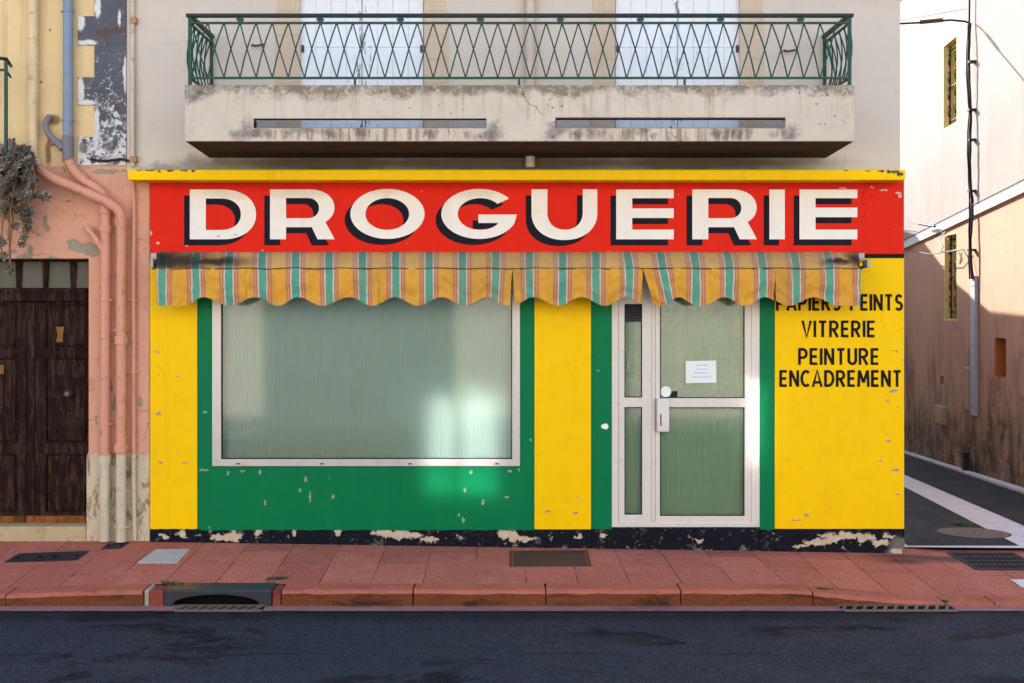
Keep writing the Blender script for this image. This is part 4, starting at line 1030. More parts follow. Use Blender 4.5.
# ------------------------------------------------------------------ drainpipes on the neighbour
def smooth_path(pts, rad, n=6):
    pts = [Vector(p) for p in pts]; out = [pts[0]]
    for a, b, c in zip(pts, pts[1:], pts[2:]):
        r = min(rad, (b - a).length * .45, (c - b).length * .45); p, q = b + (a - b).normalized() * r, b + (c - b).normalized() * r
        for i in range(n + 1):
            t = i / n; out.append(p * (1 - t) ** 2 + b * 2 * t * (1 - t) + q * t * t)
    return out + [pts[-1]]
def collar(px, py0, py1, y, r, mat, par, name='collar'):
    mb = MB(); mb.tube([(X(px, y), y, Z(py1, y)), (X(px, y), y, Z(py0, y))], r, 16); return mb.build(name, mat, par)
def clip(px, py, y, r, mat, par):
    mb = MB(); z = Z(py, y); mb.tube([(X(px, y), y, z - .009), (X(px, y), y, z + .009)], r + .006, 16); mb.bar((X(px, y) - r - .02, y, z), (X(px, y) + r + .02, y, z), .014, .014, Vector((0, 0, 1))); mb.bar((X(px, y), y, z), (X(px, y), .01, z), .012, .012, Vector((0, 0, 1)))
    return mb.build('clip', mat, par)
YP = -.07
pa = empty('drainpipe', 'downpipe, straw yellow above and pink below, that slants right across the other pipe', 'drainpipe', tuple(Pt(121, 541, YP - .05)), group='drainpipes on the house fronts'); placed(pa)
yA = -.15
path = smooth_path([Pt(33, -26, -.06), Pt(33, 163, -.06), Pt(48, 176, yA), Pt(105, 200.5, yA), Pt(121.5, 211, -.12), Pt(121.5, 250, YP), Pt(121, 541.5, YP)], .13)
k = next(i for i, p in enumerate(path) if p.z < Z(170))
mb = MB(); mb.tube(path[:k + 1], .044, 16); mb.build('upper_pipe', M['pipe_a_top'], pa)
mb = MB(); mb.tube(path[k - 1:], .0435, 16); mb.build('lower_pipe', M['pipe_a_low'], pa)
for py in (222, 340): collar(121.3, py - 4, py + 4, YP, .056, M['pipe_a_low'], pa)
collar(33, 60, 65, -.06, .049, M['pipe_a_top'], pa); collar(121, 444, 452, YP, .056, M['pipe_a_low'], pa)
for py in (330, 448, 527): clip(121, py, YP, .044, M['pipe_a_low'], pa)
pb = empty('drainpipe', 'blue grey downpipe turning pink under the quoins, running down closest to the dark door', 'drainpipe', tuple(Pt(105, 541, YP)), group='drainpipes on the house fronts'); placed(pb)
path = smooth_path([Pt(68, -26, -.06), Pt(68, 164, -.06), Pt(82, 179, -.06), Pt(105.5, 194, -.06), Pt(105.5, 230, -.06), Pt(104.6, 541, -.06)], .09)
k = next(i for i, p in enumerate(path) if p.z < Z(160))
mb = MB(); mb.tube(path[:k + 1], .043, 16); mb.build('upper_pipe', M['pipe_b_top'], pb)
mb = MB(); mb.tube(path[k - 1:], .044, 16); mb.build('lower_pipe', M['pipe_a_low'], pb)
collar(68, 136, 161, -.06, .0475, M['pipe_grey'], pb)
for py in (11.5, 120.5): clip(68, py, -.06, .043, M['pipe_b_top'], pb)
for a, b in ((204, 214), (226, 232)): collar(105.4, a, b, -.06, .055, M['pipe_a_low'], pb)
collar(104.8, 453, 463, -.06, .056, M['pipe_a_low'], pb)
for py in (300, 424): clip(105, py, -.06, .044, M['pipe_a_low'], pb)
mb = MB(); mb.tube(smooth_path([Pt(50, 118, .02), Pt(49, 117, -.05), Pt(45, 124, -.06), Pt(48, 134, -.06), Pt(64, 149, -.06)], .05), .027, 12, radii=None); mb.build('branch_pipe', M['pipe_grey'], pb)
mb = MB(); mb.tube([Pt(56, 141.5, -.06), Pt(63, 148.5, -.06)], .035, 12); mb.build('branch_socket', M['pipe_grey'], pb)
mb = MB(); mb.tube([Pt(86, 226, -.06), Pt(103, 249, -.06)], .026, 12); mb.tube([Pt(95, 238, -.06), Pt(103, 249, -.06)], .032, 12); mb.build('branch_pipe', M['pipe_a_low'], pb)
pc = empty('drainpipe', 'thin pipe at the joint of the pink house and the shop, rusty brackets above', 'drainpipe', tuple(Pt(134, 541, -.03)), group='drainpipes on the house fronts'); placed(pc)
mb = MB(); mb.tube([Pt(132.3, -26, -.03), Pt(132.8, 166, -.03)], .02, 10); mb.build('upper_pipe', M['pipe_c'], pc)
mb = MB(); mb.tube(smooth_path([Pt(132.8, 182, -.02), Pt(134, 200, -.03), Pt(133.8, 480, -.03), Pt(135, 540, -.03)], .05), .0175, 10); mb.build('lower_pipe', M['pipe_a_low'], pc)
for py in (20, 159): 
    mb = MB(); mb.fbox(129.6, 135.8, py - 3, py + 3, -.055, .004); mb.build('bracket', plain('rusty_strap', (.42, .22, .1), .8, .3, 30), pc)
for py in (300, 372): clip(133.6, py, -.03, .018, M['pipe_a_low'], pc)
wc = MB(); wc.tube([Pt(91, 158.5, -.02), Pt(97, 160.5, -.035), Pt(106, 161, -.03), Pt(114, 160, -.04), Pt(121, 159, -.04), Pt(129, 161, -.03)], .012, 8); 
tag(wc.build('loose_cable', M['iron_dark']), 'short dark cable end hanging at the foot of the peeling quoins', 'cable')

# ------------------------------------------------------------------ trailing succulent
pl = empty('trailing_plant', 'grey green trailing succulent hanging down the left edge above the dark door', 'plant', tuple(Pt(5, 150, -.3))); placed(pl)
fol, stm = MB(), MB()
def rosette(c, nrm, r):
    nrm = nrm.normalized(); a = nrm.cross(Vector((0, 0, 1))).normalized(); b = nrm.cross(a)
    ph0 = random.random() * 6
    for ring, (cnt, ln, lift_) in enumerate(((7, 1.0, .15), (6, .72, .45), (4, .42, .8))):
        for i in range(cnt):
            t = ph0 + ring * .5 + i * 2 * math.pi / cnt; d = a * math.cos(t) + b * math.sin(t); e = nrm.cross(d)
            L_ = r * ln * random.uniform(.85, 1.15); up = nrm * lift_
            p0 = c + d * r * .05; p1 = c + (d + up * .5) * L_ * .6; p2 = c + (d + up * .9) * L_; w = L_ * .26
            fol.add([p0, p1 + e * w + nrm * .004, p2, p1 - e * w + nrm * .004, p1 - nrm * .006], [(0, 4, 1), (1, 4, 2), (0, 3, 4), (3, 2, 4)], 0)
strands = []
for i in range(34):
    x = random.uniform(-26, 36); top = 146 + max(0, x - 5) * .35 + random.uniform(-4, 10); ln = random.choice((16, 30, 45, 60, 80)) * random.uniform(.7, 1.15)
    if x > 26: ln = random.uniform(10, 40)
    strands.append((x, top, ln))
strands += [(9, 160, 108), (11, 165, 75), (20, 160, 85), (24, 165, 50), (38, 186, 12), (2, 160, 95), (28, 168, 62)]
for x, top, ln in strands:
    pts = []; yy = random.uniform(-.34, -.08); n = max(4, int(ln / 7)); xx = x
    for i in range(n + 1):
        xx += random.uniform(-1.6, 1.6); pts.append(Pt(xx, top + ln * i / n, yy + .1 * math.sin(i) * .3))
    stm.tube(pts, .009, 5)
    for i, p in enumerate(pts):
        dens = .8 if i < n * .5 else .36
        for _ in range(1):
            if random.random() < dens or i == n:
                c = p + Vector((random.uniform(-.045, .045), random.uniform(-.07, .0), random.uniform(-.03, .03)))
                rosette(c, Vector((random.uniform(-.7, .7), -1, random.uniform(.0, .9))), random.uniform(.042, .07))
for i in range(22):
    c = Pt(random.uniform(-30, 30), random.triangular(142, 205, 160), random.uniform(-.36, -.12))
    rosette(c, Vector((random.uniform(-.7, .7), -1, random.uniform(.0, 1.1))), random.uniform(.05, .078))
fol.build('leaves', M['succulent'], pl, fix=False); stm.build('stems', M['stem'], pl)

# ================================================================== PAVEMENT FURNITURE
def cover(name, label, corners, mat, rim=None, h=.006, cat='manhole cover', lid_gap=.012, split=False, group=None, slots=True):
    """corners: photo pixels, ccw from above (front-left, front-right, back-right, back-left)"""
    cs = [on_pave(*c) for c in corners]; c0 = sum(cs, Vector()) / 4
    t = empty(name, label, cat, tuple(c0), group=group); placed(t)
    inn = [p + (c0 - p).normalized() * .03 for p in cs]
    if rim:
        mb = MB()
        for i in range(4):
            a, b, c, d = cs[i], cs[(i+1) % 4], inn[(i+1) % 4], inn[i]
            mb.slab([lift(q, h) for q in (a, b, c, d)], .03)
        mb.build('rim', rim, t)
    pl_ = [p + (c0 - p).normalized() * (.03 + lid_gap) for p in cs] if rim else cs
    if split:
        m0 = pl_[0].lerp(pl_[1], .505); m1 = pl_[3].lerp(pl_[2], .505); m0b = pl_[0].lerp(pl_[1], .495); m1b = pl_[3].lerp(pl_[2], .495)
        quads = [[pl_[0], m0b, m1b, pl_[3]], [m0, pl_[1], pl_[2], m1]]
    else: quads = [pl_]
    for q in quads:
        mb = MB(); mb.slab([lift(p, h - .001) for p in q], .03); lid = mb.build('lid', mat, t, bevel=.002)
        if not slots: continue
        mb = MB()
        for fx in (.18, .82):
            p = q[0].lerp(q[1], fx).lerp(q[3].lerp(q[2], fx), .5); mb.slab([lift(p, h + .0015) + Vector(v) for v in ((-.018, -.012, 0), (.018, -.012, 0), (.018, .012, 0), (-.018, .012, 0))], .004)
        mb.build('lifting_slot', M['hole'], lid)
    return t
cover('manhole_cover', 'dark two-part iron access cover in the pavement before the old double door', [(4, 562.5), (77, 560.5), (89.5, 551.3), (19, 553.8)], M['iron_dark'], None, split=True, group='access covers in the pavement')
cover('manhole_cover', 'small dark cover at the foot of the pink drainpipes', [(100.5, 549.6), (121, 548.6), (129.5, 542.8), (109, 543.6)], M['iron_dark'], None, group='access covers in the pavement')
cover('manhole_cover', 'pale grey square cover in the red pavement left of the shop window', [(137, 563.3), (176.5, 563.3), (189.8, 549.6), (156, 549.8)], M['cover_grey'], None, slots=False, group='access covers in the pavement')
cover('manhole_cover', 'brown rectangular iron cover in the pavement near the shop door', [(509.5, 567), (591.5, 566.6), (587.5, 550.6), (509.5, 551.4)], M['iron_brown'], M['iron_rim'], slots=False, group='access covers in the pavement')
# grating by the alley
gr = empty('drain_grating', 'black slotted drain grating in the red pavement at the alley mouth', 'grating', (4.4, -.1, z_pave(4.4, -.1))); placed(gr)
gx0, gx1, gy0, gy1 = 4.10, 4.68, -.42, .13
zf = lambda x, y: z_pave(x, y)
mb = MB(); mb.slab([(gx0, gy0, zf(gx0, gy0) + .004), (gx1, gy0, zf(gx1, gy0) + .004), (gx1, gy1, zf(gx1, gy1) + .004), (gx0, gy1, zf(gx0, gy1) + .004)], .003); mb.build('void', M['hole'], gr)
mb = MB()
def bar_on(mb, xa, ya, xb, yb, w, h=.012):
    a, b = Vector((xa, ya, zf(xa, ya) + h - .004)), Vector((xb, yb, zf(xb, yb) + h - .004)); mb.bar(a, b, w, .008, Vector((0, 0, 1)))
for k in range(5): 
    yy = lerp(gy0, gy1, k / 4); bar_on(mb, gx0 - .01, yy, gx1 + .01, yy, .03)
for k in range(15):
    xx = lerp(gx0, gx1, k / 14); bar_on(mb, xx, gy0, xx, gy1, .014 if 0 < k < 14 else .03, .0105)
mb.build('grate_bars', M['iron_dark'], gr)
# kerb inlet
dr = empty('kerb_inlet', 'cast iron storm drain inlet with arched mouth set into the kerb', 'storm drain', (kerb_x(217), YK, -.15)); placed(dr)
xa, xb = kerb_x(164), kerb_x(271.5); zt_ = z_kerb(-2.1) + .006; zb_ = -.158
arch = [(kerb_x(171), zb_ + .004)] + [(lerp(kerb_x(171), kerb_x(262), i / 16), zb_ + .004 + .088 * (math.sin(math.pi * i / 16)) ** .42) for i in range(1, 16)] + [(kerb_x(262), zb_ + .004)]
curve_shape('inlet_face', [[(xa, zb_)] + [(xb, zb_), (xb, zt_ - .012), (xa, zt_ - .012)][0:0] + arch + [(xb, zb_), (xb, zt_ - .012), (xa, zt_ - .012)]], YK - .008, .03, M['iron_blue'], dr, bevel=.004)
mb = MB(); mb.box(xa + .01, xb - .01, YK + .1, YK + .14, zb_ - .1, zt_ - .02); mb.build('void', M['hole'], dr)
mb = MB(); mb.prism([(YK - .010, zt_ - .0115), (YK + .004, zt_ - .001), (YK + .188, zt_ + .004), (YK + .188, zt_ - .03), (YK + .03, zt_ - .0115)], 'x', xa - .004, xb + .004); mb.build('inlet_lid', M['iron_blue'], dr, bevel=.005)
mb = MB(); mb.box(kerb_x(263), kerb_x(271), YK - .0095, YK - .0085, zb_ + .005, zt_ - .02); mb.build('side_plate', M['iron_blue'], dr)
# broken bricks either side of the inlet
mb = MB(); mb.box(kerb_x(149), kerb_x(163.2), YK + .004, YK + .187, -.17, zt_ - .012); bk = mb.build('kerb_brick', M['kerb_broken'], bevel=.012)
tag(bk, 'worn red kerb brick on the left of the iron inlet, beside white mortar', 'kerb brick', 'bricks beside the drain inlet')
mb = MB(); mb.box(kerb_x(272.2), kerb_x(280.6), YK + .002, YK + .187, -.17, zt_ - .008); bk = mb.build('kerb_brick', M['kerb_broken'], bevel=.010)
tag(bk, 'narrow dark red kerb brick on the right of the iron inlet', 'kerb brick', 'bricks beside the drain inlet')
mb = MB(); mb.box(kerb_x(143.6), kerb_x(148.6), YK + .008, YK + .187, -.17, zt_ - .006); mb.build('kerb_mortar', M['mortar'], bevel=.014)
tag(bpy.data.objects['kerb_mortar'], kind='structure')
def gutter_grate(label, px0, px1, mat):
    xa, xb = kerb_x(px0), kerb_x(px1); t = empty('gutter_grate', label, 'grating', ((xa + xb) / 2, -1.48, -.152), group='iron grates in the gutter'); placed(t)
    mb = MB(); mb.box(xa, xb, -1.545, -1.408, -.1515, -.150); mb.build('void', M['hole'], t)
    mb = MB(); n = int((xb - xa) / .072)
    for i in range(n):
        x = lerp(xa, xb, (i + .3) / n); mb.bar((x - .03, -1.54, -.144), (x + .03, -1.415, -.144), .021, .012, Vector((0, 0, 1)))
    mb.bar((xa, -1.545, -.146), (xb, -1.545, -.146), .016, .014, Vector((0, 0, 1))); mb.bar((xa, -1.41, -.146), (xb, -1.41, -.146), .012, .013, Vector((0, 0, 1)))
    mb.build('grate_bars', mat, t)
gutter_grate('iron gutter grate with slanted bars under the arched kerb inlet', 180, 266, M['manhole'])
gutter_grate('iron gutter grate with slanted bars by the lowered kerb on the right', 838, 950, M['manhole'])
# small broken hole in the pavement edge
tr = MB(); tr.slab([lift(on_pave(*q), .004) for q in ((265, 580.6), (281, 580.2), (284, 577.4), (268, 577.6))], .006)
tag(tr.build('valve_cover', M['iron_rim']), 'tiny rusty valve cover at the kerb edge right of the inlet', 'valve cover')
# round manhole in the alley
c = on_alley(973, 533.2); mh = empty('manhole_cover', 'round worn iron manhole cover in the dark alley asphalt', 'manhole cover', tuple(c), group='round manholes'); placed(mh)
nn = Vector((0, .053, 1)).normalized(); rr = 35 / F_PX * (c.y + D0)
mb = MB(); mb.disc(c + nn * .006, rr, nn, .02, 40); mb.build('ring', M['iron_rim'], mh)
mb = MB(); mb.disc(c + nn * .008, rr * .93, nn, .02, 40); lid = mb.build('lid', M['manhole'], mh)
mb = MB(); a_ = nn.cross(Vector((0, 1, 0))).normalized(); b_ = nn.cross(a_)
for i in range(-8, 9):
    for j in range(-8, 9):
        p, q = (i + .5 * (j % 2)) * .04, j * .04
        if math.hypot(p, q) < rr * .85:
            cc = c + nn * .011 + a_ * p + b_ * q; mb.add([cc + a_ * .013 + b_ * .013, cc - a_ * .013 + b_ * .013, cc - a_ * .013 - b_ * .013, cc + a_ * .013 - b_ * .013] + [cc - nn * .004 + a_ * .017 * s1 + b_ * .017 * s2 for s1, s2 in ((1, 1), (-1, 1), (-1, -1), (1, -1))], [(0, 1, 2, 3), (0, 4, 5, 1), (1, 5, 6, 2), (2, 6, 7, 3), (3, 7, 4, 0)])
mb.build('tread_studs', M['manhole'], lid)
# weeds in the joints
def weed(label, p, n, h, spread, group='weeds in the cracks'):
    mb = MB()
    for i in range(n):
        a = random.random() * 6.28; r = random.random() * spread; b = Vector((p.x + r * math.cos(a), p.y + .25 * r * math.sin(a), p.z)); d = Vector((math.cos(a), math.sin(a), 0)); hh = h * random.uniform(.5, 1.2); w = .004 + .004 * random.random(); s_ = Vector((-d.y, d.x, 0)) * w
        m1 = b + d * hh * .35 + Vector((0, 0, hh * .7)); tp = b + d * hh * .9 + Vector((0, 0, hh * .8))
        mb.add([b - s_ * .5, b + s_ * .5, m1 + s_, tp, m1 - s_], [(0, 1, 2, 4), (4, 2, 3)])
    o = mb.build('weed', M['weed'], fix=False); return tag(o, label, 'weed', group)
weed('green weeds on top of the kerb beside the white mortar at the inlet', on_pave(170, 584.5), 60, .03, .10)
weed('tiny weed tuft by the small valve cover right of the inlet', on_pave(283, 579), 30, .028, .04)
weed('moss and weeds along the kerb joint right of the shop door', on_pave(822, 589), 50, .018, .10)
weed('green weed at the back edge of the round alley manhole', on_alley(962, 525.5), 40, .05, .09)
weed('small weed by the lowered kerb end near the right gutter grate', Vector((kerb_x(947), YK + .02, -.13)), 24, .03, .03)

# ================================================================== ALLEY HOUSE
ah = empty('alley_house', 'sunlit pink rendered house across the alley with white string course and grilled windows', 'house', (6.57, 0, 0), -math.atan(.126)); placed(ah)
AM = Matrix.LocRotScale(ah.location, ah.rotation_euler, None)
def onw(px, py):
    d = 5.373 / ((px - VX) / F_PX - .126); return ((d - D0) * 1.00791, CZ + (VY - py) / F_PX * d)   # (along, z)
class WB(MB):                                  # modelled in the wall's own frame: x = into the wall, y = along, z
    def build(s, *a, **k): 
        s.v = [tuple(AM @ Vector(p)) for p in s.v]; return MB.build(s, *a, **k)
def wplate(name, splines, x, thick, mat, par):
    o = curve_shape(name, splines, 0, thick, mat, None)
    for v in o.data.vertices: p = v.co.copy(); v.co = AM @ Vector((x + p.y, p.x, p.z))
    bm = bmesh.new(); bm.from_mesh(o.data); bmesh.ops.recalc_face_normals(bm, faces=bm.faces); bm.to_mesh(o.data); bm.free()
    o.parent = par; o.matrix_parent_inverse = PINV[par.name] if par.name in PINV else Matrix.Identity(4); return o
def wr(px0, px1, pt0, pb0):
    s0, zt0 = onw(px0, pt0); s1, _ = onw(px1, pt0); _, zb0 = onw(px0, pb0)
    return [(s1, zb0), (s0, zb0), (s0, zt0), (s1, zt0)]
up = wr(943, 957, 45.5, 131); lw = wr(944, 957, 234.5, 320.5); ni = wr(994, 1006, 337.5, 376.5); ve = wr(940, 943.6, 375.5, 384)
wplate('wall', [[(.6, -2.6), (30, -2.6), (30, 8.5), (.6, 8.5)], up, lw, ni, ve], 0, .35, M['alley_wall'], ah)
mb = WB(); mb.box(.36, 6, .62, 29.9, -2.6, 8.45); mb.build('rear_wall', M['shop_side'], ah)
mb = WB(); mb.prism([(-.3, 8.5), (-.3, 8.62), (3, 9.9), (6.3, 8.62), (6.3, 8.5)], 'y', .5, 30); mb.build('roof', M['tile'], ah)
zc = lambda s_: 3.83 + .065 * 5.05 - .065 * s_
mb = WB(); ps = []
for s_ in (.6, 30):
    ps += [(-.05, s_, zc(s_)), (-.002, s_, zc(s_)), (-.002, s_, zc(s_) - .15), (-.05, s_, zc(s_) - .15)]
mb.add(ps, [(0, 1, 2, 3), (7, 6, 5, 4), (0, 4, 5, 1), (1, 5, 6, 2), (2, 6, 7, 3), (3, 7, 4, 0)]); mb.build('string_course', M['course'], ah)
for wi, rct in enumerate((up, lw)):
    (s1, zb0), (s0, _), (_, zt0), _ = rct
    lo_, hi = min(s0, s1), max(s0, s1)
    mb = WB()
    mb.box(.001, .22, hi - .025, hi - .001, zb0, zt0); mb.box(.001, .22, lo_ + .001, lo_ + .025, zb0, zt0); mb.box(.001, .22, lo_ + .026, hi - .026, zb0 + .001, zb0 + .03); mb.box(.001, .22, lo_ + .026, hi - .026, zt0 - .03, zt0 - .001)
    rv = mb.build('window', M['reveal'], ah)
    mb = WB(); mb.box(.2, .24, lo_ + .03, hi - .03, zb0 + .03, zt0 - .03); mb.build('pane', M['transom_glass'], rv)
    mb = WB()
    for k in range(3):
        yy = lerp(lo_ + .06, hi - .06, k / 2); mb.tube([(.1, yy, zb0 + .03), (.1, yy, zt0 - .03)], .012, 6)
        for zz_ in (.22, .42, .62, .82):
            z0 = lerp(zb0, zt0, zz_); mb.tube([(.1 - .02, yy + .075 * math.cos(t * .8) * (1 - t * .07), z0 + .09 * math.sin(t * .8)) for t in range(9)], .007, 5)
    for zz_ in (.1, .5, .93): mb.box(.085, .115, lo_ + .03, hi - .03, lerp(zb0, zt0, zz_) - .012, lerp(zb0, zt0, zz_) + .012)
    mb.build('grille', M['iron_black'], rv)
(s1, zb0), (s0, _), (_, zt0), _ = ni; lo_, hi = min(s0, s1), max(s0, s1)
mb = WB(); mb.box(.02, .34, hi - .02, hi - .001, zb0, zt0); mb.box(.30, .34, lo_, hi - .021, zb0, zt0); mb.box(.02, .3, lo_, hi - .021, zb0 - .02, zb0 + .005); mb.build('niche', M['niche'], ah)
# service duct, meter boxes, cables
s_, zt0 = onw(976, 276); _, zb0 = onw(976, 415.5)
dc = empty('cable_duct', 'pale grey vertical cable duct on the alley house wall', 'duct', tuple(AM @ Vector((-.03, s_, zb0)))); placed(dc)
mb = WB(); mb.box(-.055, -.001, s_ - .115, s_ + .115, zb0, zt0); mb.build('channel', M['duct'], dc, bevel=.01)
mb = WB()
for t in (.06, .5, .93): mb.box(-.059, -.0555, s_ - .12, s_ + .12, lerp(zb0, zt0, t) - .012, lerp(zb0, zt0, t) + .012)
mb.build('strap', M['steel'], dc)
def wbox(name, label, px0, px1, pt0, pb0, dep, mat, door_=True):
    r_ = wr(px0, px1, pt0, pb0); ss = [p[0] for p in r_]; z_ = [p[1] for p in r_]; lo_, hi, a, b = min(ss), max(ss), min(z_), max(z_)
    t = empty(name, label, 'meter box', tuple(AM @ Vector((0, (lo_ + hi) / 2, a)))); placed(t)
    mb = WB(); mb.box(-dep, -.001, lo_, hi, a, b); mb.build('case', mat, t, bevel=.008)
    mb = WB(); mb.box(-dep - .008, -dep - .0005, lo_ + .03, hi - .03, a + .03, b - .03); mb.build('lid', mat, t, bevel=.003)
wbox('meter_box', 'square beige meter box low on the alley wall left of the grey duct', 939, 947.5, 404.5, 422, .07, M['boxes'])
wbox('meter_box', 'tall narrow beige box touching the grey cable duct in the alley', 968.5, 973.6, 367, 409, .06, M['boxes'])
def wc_(s_px, py, out): s_, z = onw(s_px, py); return AM @ Vector((-out, s_, z))
cb = empty('cable_bundle', 'black cable bundle running down the sunlit alley wall into the grey duct', 'cable', tuple(wc_(975, 275, .03))); placed(cb)
for k, off in enumerate((0, .022, .045)):
    mb = MB(); pts = []
    for i in range(27):
        t = i / 26; px = lerp(973.6, 976.6, t); py = lerp(24, 279, t); s_, z = onw(px, py)
        w_ = (.035 * math.sin(t * 23 + k * 2) * (.3 + t)) + (.02 * math.sin(t * 61 + k))
        pts.append(AM @ Vector((-.05 - .012 * k - .03 * abs(math.sin(t * 9)), s_ + w_ * .6 + off - .02, z)))
    if k == 0:
        s_, z = onw(973.6, 24); pts = [AM @ Vector((-3.0, s_ + .75, z + .34)), AM @ Vector((-1.6, s_ + .42, z + .14)), AM @ Vector((-.7, s_ + .2, z + .10)), AM @ Vector((-.32, s_ + .1, z + .10)), AM @ Vector((-.12, s_ + .02, z + .05))] + pts
    if k == 1:
        s_, z = onw(973.6, 24); pts = [AM @ Vector((-.06, s_ - .1, z + 2.2)), AM @ Vector((-.06, s_ - .02, z + 1.0))] + pts
    mb.tube(pts, .016 if k < 2 else .012, 6); mb.build('cable', M['cable'], cb)
mb = MB(); s_, z = onw(973.6, 24); mb.tube([AM @ Vector((-.75, s_ + .215, z + .11)), AM @ Vector((-.42, s_ + .125, z + .11))], .033, 8); mb.build('cable_clamp', M['rusty_iron'], cb)
for py in (62, 110, 140, 191, 250):
    mb = WB(); s_, z = onw(974.8, py); mb.box(-.1, -.001, s_ - .07, s_ + .05, z - .015, z + .015); mb.build('wall_clip', M['iron_dark'], cb)
def wire(label, pts, r, mat='cable'):
    mb = MB(); mb.tube(pts, r, 6); return tag(mb.build('wall_wire', M[mat]), label, 'wire', 'thin wires on the alley house')
wire('black telephone wire sagging across the lower alley window to the duct', [wc_(900, 245, .5), wc_(915, 249, .35), wc_(930, 251.5, .25), wc_(945, 254, .25), wc_(955, 253, .25), wc_(970, 249.5, .1), wc_(973, 260, .05), wc_(976, 276, .04)], .009)
wire('thin wire with black connector running along the white string course', [wc_(890, 216, .3), wc_(930, 224, .2), wc_(943, 227, .1), wc_(955, 240, .1)], .005)
mb = MB(); mb.tube([wc_(931, 223.6, .2), wc_(942, 226.4, .12)], .022, 8); tag(mb.build('wire_connector', M['cable']), 'short black connector on the thin wire over the string course', 'connector')
wire('white wire drooping over the top of the lower alley window', [wc_(948, 232, .05), wc_(951, 240, .2), wc_(956, 247, .2), wc_(953, 252, .2), wc_(960, 250, .05)], .012, 'course')
wire('thin dark wire along the top edge of the white string course', [tuple(AM @ Vector((-.06, q, zc(q) + .012))) for q in (1, 4, 6, 8, 10, 12, 16)], .009)
wire('thin slack wire across the upper wall of the alley house', [wc_(890, 16, .2), wc_(930, 11, .12), wc_(965, 7, .05)], .006)
mb = WB(); s_, z = onw(968, 452); mb.box(-.08, -.001, s_ - .06, s_ + .06, z - .5, z + .0); tag(mb.build('waste_pipe', M['iron_dark']), 'short black waste pipe stub at the foot of the alley wall', 'pipe')
# unseen annex added along the alley, roof profile shaped to cast the slanting shadow
an = empty('shadow_annex', 'unseen plastered annex behind the shop, roofline shaped to shade the alley house', 'annex', (3.64 + .126 * 12, 12, -.7), -math.atan(.126)); placed(an)
BM = Matrix.Translation((3.62, 0, 0)) @ Matrix.Rotation(-math.atan(.126), 4, 'Z')
mb = MB(); prof = [(10.5, -3), (24, -3), (24, 7.2), (17.2, 6.75), (15.9, 6.55), (13.8, 5.65), (12.0, 5.15), (10.5, 5.1)]
prof = [(a * 1.008, b) for a, b in prof]
mb.prism(prof, 'x', -4.5, 0); mb.v = [tuple(BM @ Vector(p)) for p in mb.v]; mb.build('wall', M['shop_side'], an)

# ================================================================== HOUSE ACROSS THE STREET (seen in the window glass)
oh = empty('facing_house', 'sandy rendered house across the street, mirrored in the shop window', 'house', (0, -11.5, 0)); placed(oh)
YO = -11.5
def orect(x0, x1, z0, z1): return [(x0, z0), (x1, z0), (x1, z1), (x0, z1)]
gar = orect(-4.6, -.8, -.1, 2.9); dor = orect(1.6, 2.7, -.1, 2.5)
wn = [orect(-5.25, -4.05, 6.55, 7.95), orect(-2.55, -1.95, 6.7, 7.95), orect(-5.0, -3.8, 3.9, 5.5), orect(-1.9, -.7, 3.9, 5.5), orect(1.6, 2.8, 3.9, 5.5), orect(1.4, 2.6, 6.6, 7.9)]
o = curve_shape('front_wall', [orect(-14, 14, -.3, 8.4), gar, dor] + wn, 0, .3, M['opp_wall'], None)
for v in o.data.vertices: v.co = (v.co.x, YO - v.co.y, v.co.z)
o.data.flip_normals(); o.parent = oh; o.matrix_parent_inverse = PINV[oh.name]
mb = MB(); mb.box(-14, 14, -20, YO - .31, -.3, 8.35); mb.build('rear_wall', M['shop_side'], oh)
mb = MB(); mb.prism([(YO + .4, 8.4), (YO + .4, 8.5), (-16, 10), (-20.3, 8.5), (-20.3, 8.4)], 'x', -14.2, 14.2); mb.build('roof', M['tile'], oh)
mb = MB()
for i in range(19): mb.box(-4.6 + i * .2, -4.6 + i * .2 + .19, YO - .14, YO - .1, -.1, 2.9)
mb.build('garage_door', M['opp_door'], oh)
mb = MB(); mb.box(1.6, 2.7, YO - .2, YO - .14, -.1, 2.5); mb.build('front_door', M['opp_door'], oh)
for w in wn[2:]:
    mb = MB(); (xa, za), (xb, _), (_, zb2), _ = w; mx = (xa + xb) / 2
    mb.box(xa, mx - .01, YO - .1, YO - .05, za, zb2); mb.box(mx + .01, xb, YO - .1, YO - .05, za, zb2); mb.build('closed_shutters', M['opp_shutter'], oh)
SL = Vector((.4, -1, -.55))
def src(px, py): p = Pt(px, py); t = 11.4; return p.x - .4 * t, p.z + .55 * t
def panes(lst, name):
    fr = None
    for i, (a, b, c, d) in enumerate(lst):
        xa, za = src(a, d); xb, zb2 = src(b, c); yy = YO + .1
        mb = MB(); mb.add([(xa, yy, za), (xb, yy, za), (xb, yy, zb2), (xa, yy, zb2)], [(3, 2, 1, 0)])
        o = mb.build('window_pane', M['opp_pane'], oh, fix=False)
panes([(425, 450, 391, 463), (458, 496, 384, 463), (424, 450, 472, 494), (457, 497, 472, 494)], 'a')
panes([(750, 764, 378, 470)], 'b')
for w in wn[:2]:
    (xa, za), (xb, _), (_, zb2), _ = w
    mb = MB(); mb.box(xa, xb, YO - .2, YO - .1, za, zb2); mb.build('window_back', M['dark'], oh)
pf = MB()
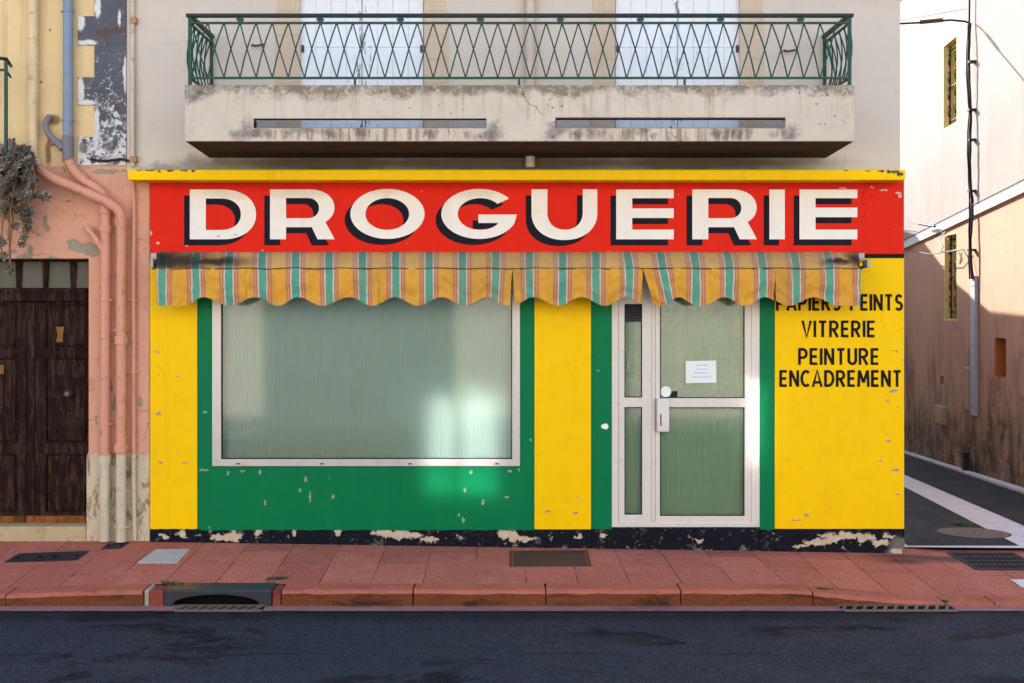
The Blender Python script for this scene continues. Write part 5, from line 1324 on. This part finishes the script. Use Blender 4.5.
for w in wn[:2]:
    (xa, za), (xb, _), (_, zb2), _ = w
    pf.box(xa - .06, xa, YO - .05, YO + .08, za, zb2); pf.box(xb, xb + .06, YO - .05, YO + .08, za, zb2); pf.box(xa, xb, YO - .05, YO + .08, za - .06, za); pf.box(xa, xb, YO - .05, YO + .08, zb2, zb2 + .06)
pf.build('window_frame', M['opp_shutter'], oh)

# ================================================================== LIGHT, SKY, CAMERA
Lv = SL.normalized(); Sd = -Lv
w = bpy.data.worlds.new('World'); S.world = w; w.use_nodes = True; nt = w.node_tree
sky = nt.nodes.new('ShaderNodeTexSky'); sky.sky_type = 'NISHITA'; sky.sun_disc = False
sky.sun_elevation = math.asin(Sd.z); sky.sun_rotation = math.atan2(Sd.x, Sd.y)
sky.air_density = 1.0; sky.dust_density = 1.0; sky.ozone_density = .8
nt.links.new(sky.outputs[0], nt.nodes['Background'].inputs[0]); nt.nodes['Background'].inputs[1].default_value = .15
sl = bpy.data.lights.new('sun', 'SUN'); sl.energy = 3.9; sl.angle = R(.5); sl.color = (1, .965, .91)
so = bpy.data.objects.new('sun', sl); COL.objects.link(so); so.location = (-10, 20, 15); so.rotation_mode = 'QUATERNION'; so.rotation_quaternion = Lv.to_track_quat('-Z', 'Y')
cam = bpy.data.cameras.new('camera'); co = bpy.data.objects.new('camera', cam); COL.objects.link(co)
cam.sensor_width = 36; cam.lens = 36 * F_PX / 1024; cam.clip_end = 1000; cam.clip_start = .05
cam.shift_x = (512 - VX) / 1024; cam.shift_y = -(341.5 - VY) / 1024
co.location = (0, -D0, CZ); co.rotation_euler = (R(90), 0, 0); S.camera = co
S.view_settings.view_transform = 'Standard'; S.view_settings.look = 'None'; S.view_settings.gamma = 1; S.view_settings.use_curve_mapping = False
S.view_settings.exposure = 1.75
S.cycles.caustics_reflective = True; S.cycles.sample_clamp_indirect = 0; S.cycles.blur_glossy = 0
S.cycles.use_guiding = True; S.cycles.guiding_training_samples = 128
S.cycles.max_bounces = 10; S.cycles.diffuse_bounces = 5; S.cycles.transparent_max_bounces = 12
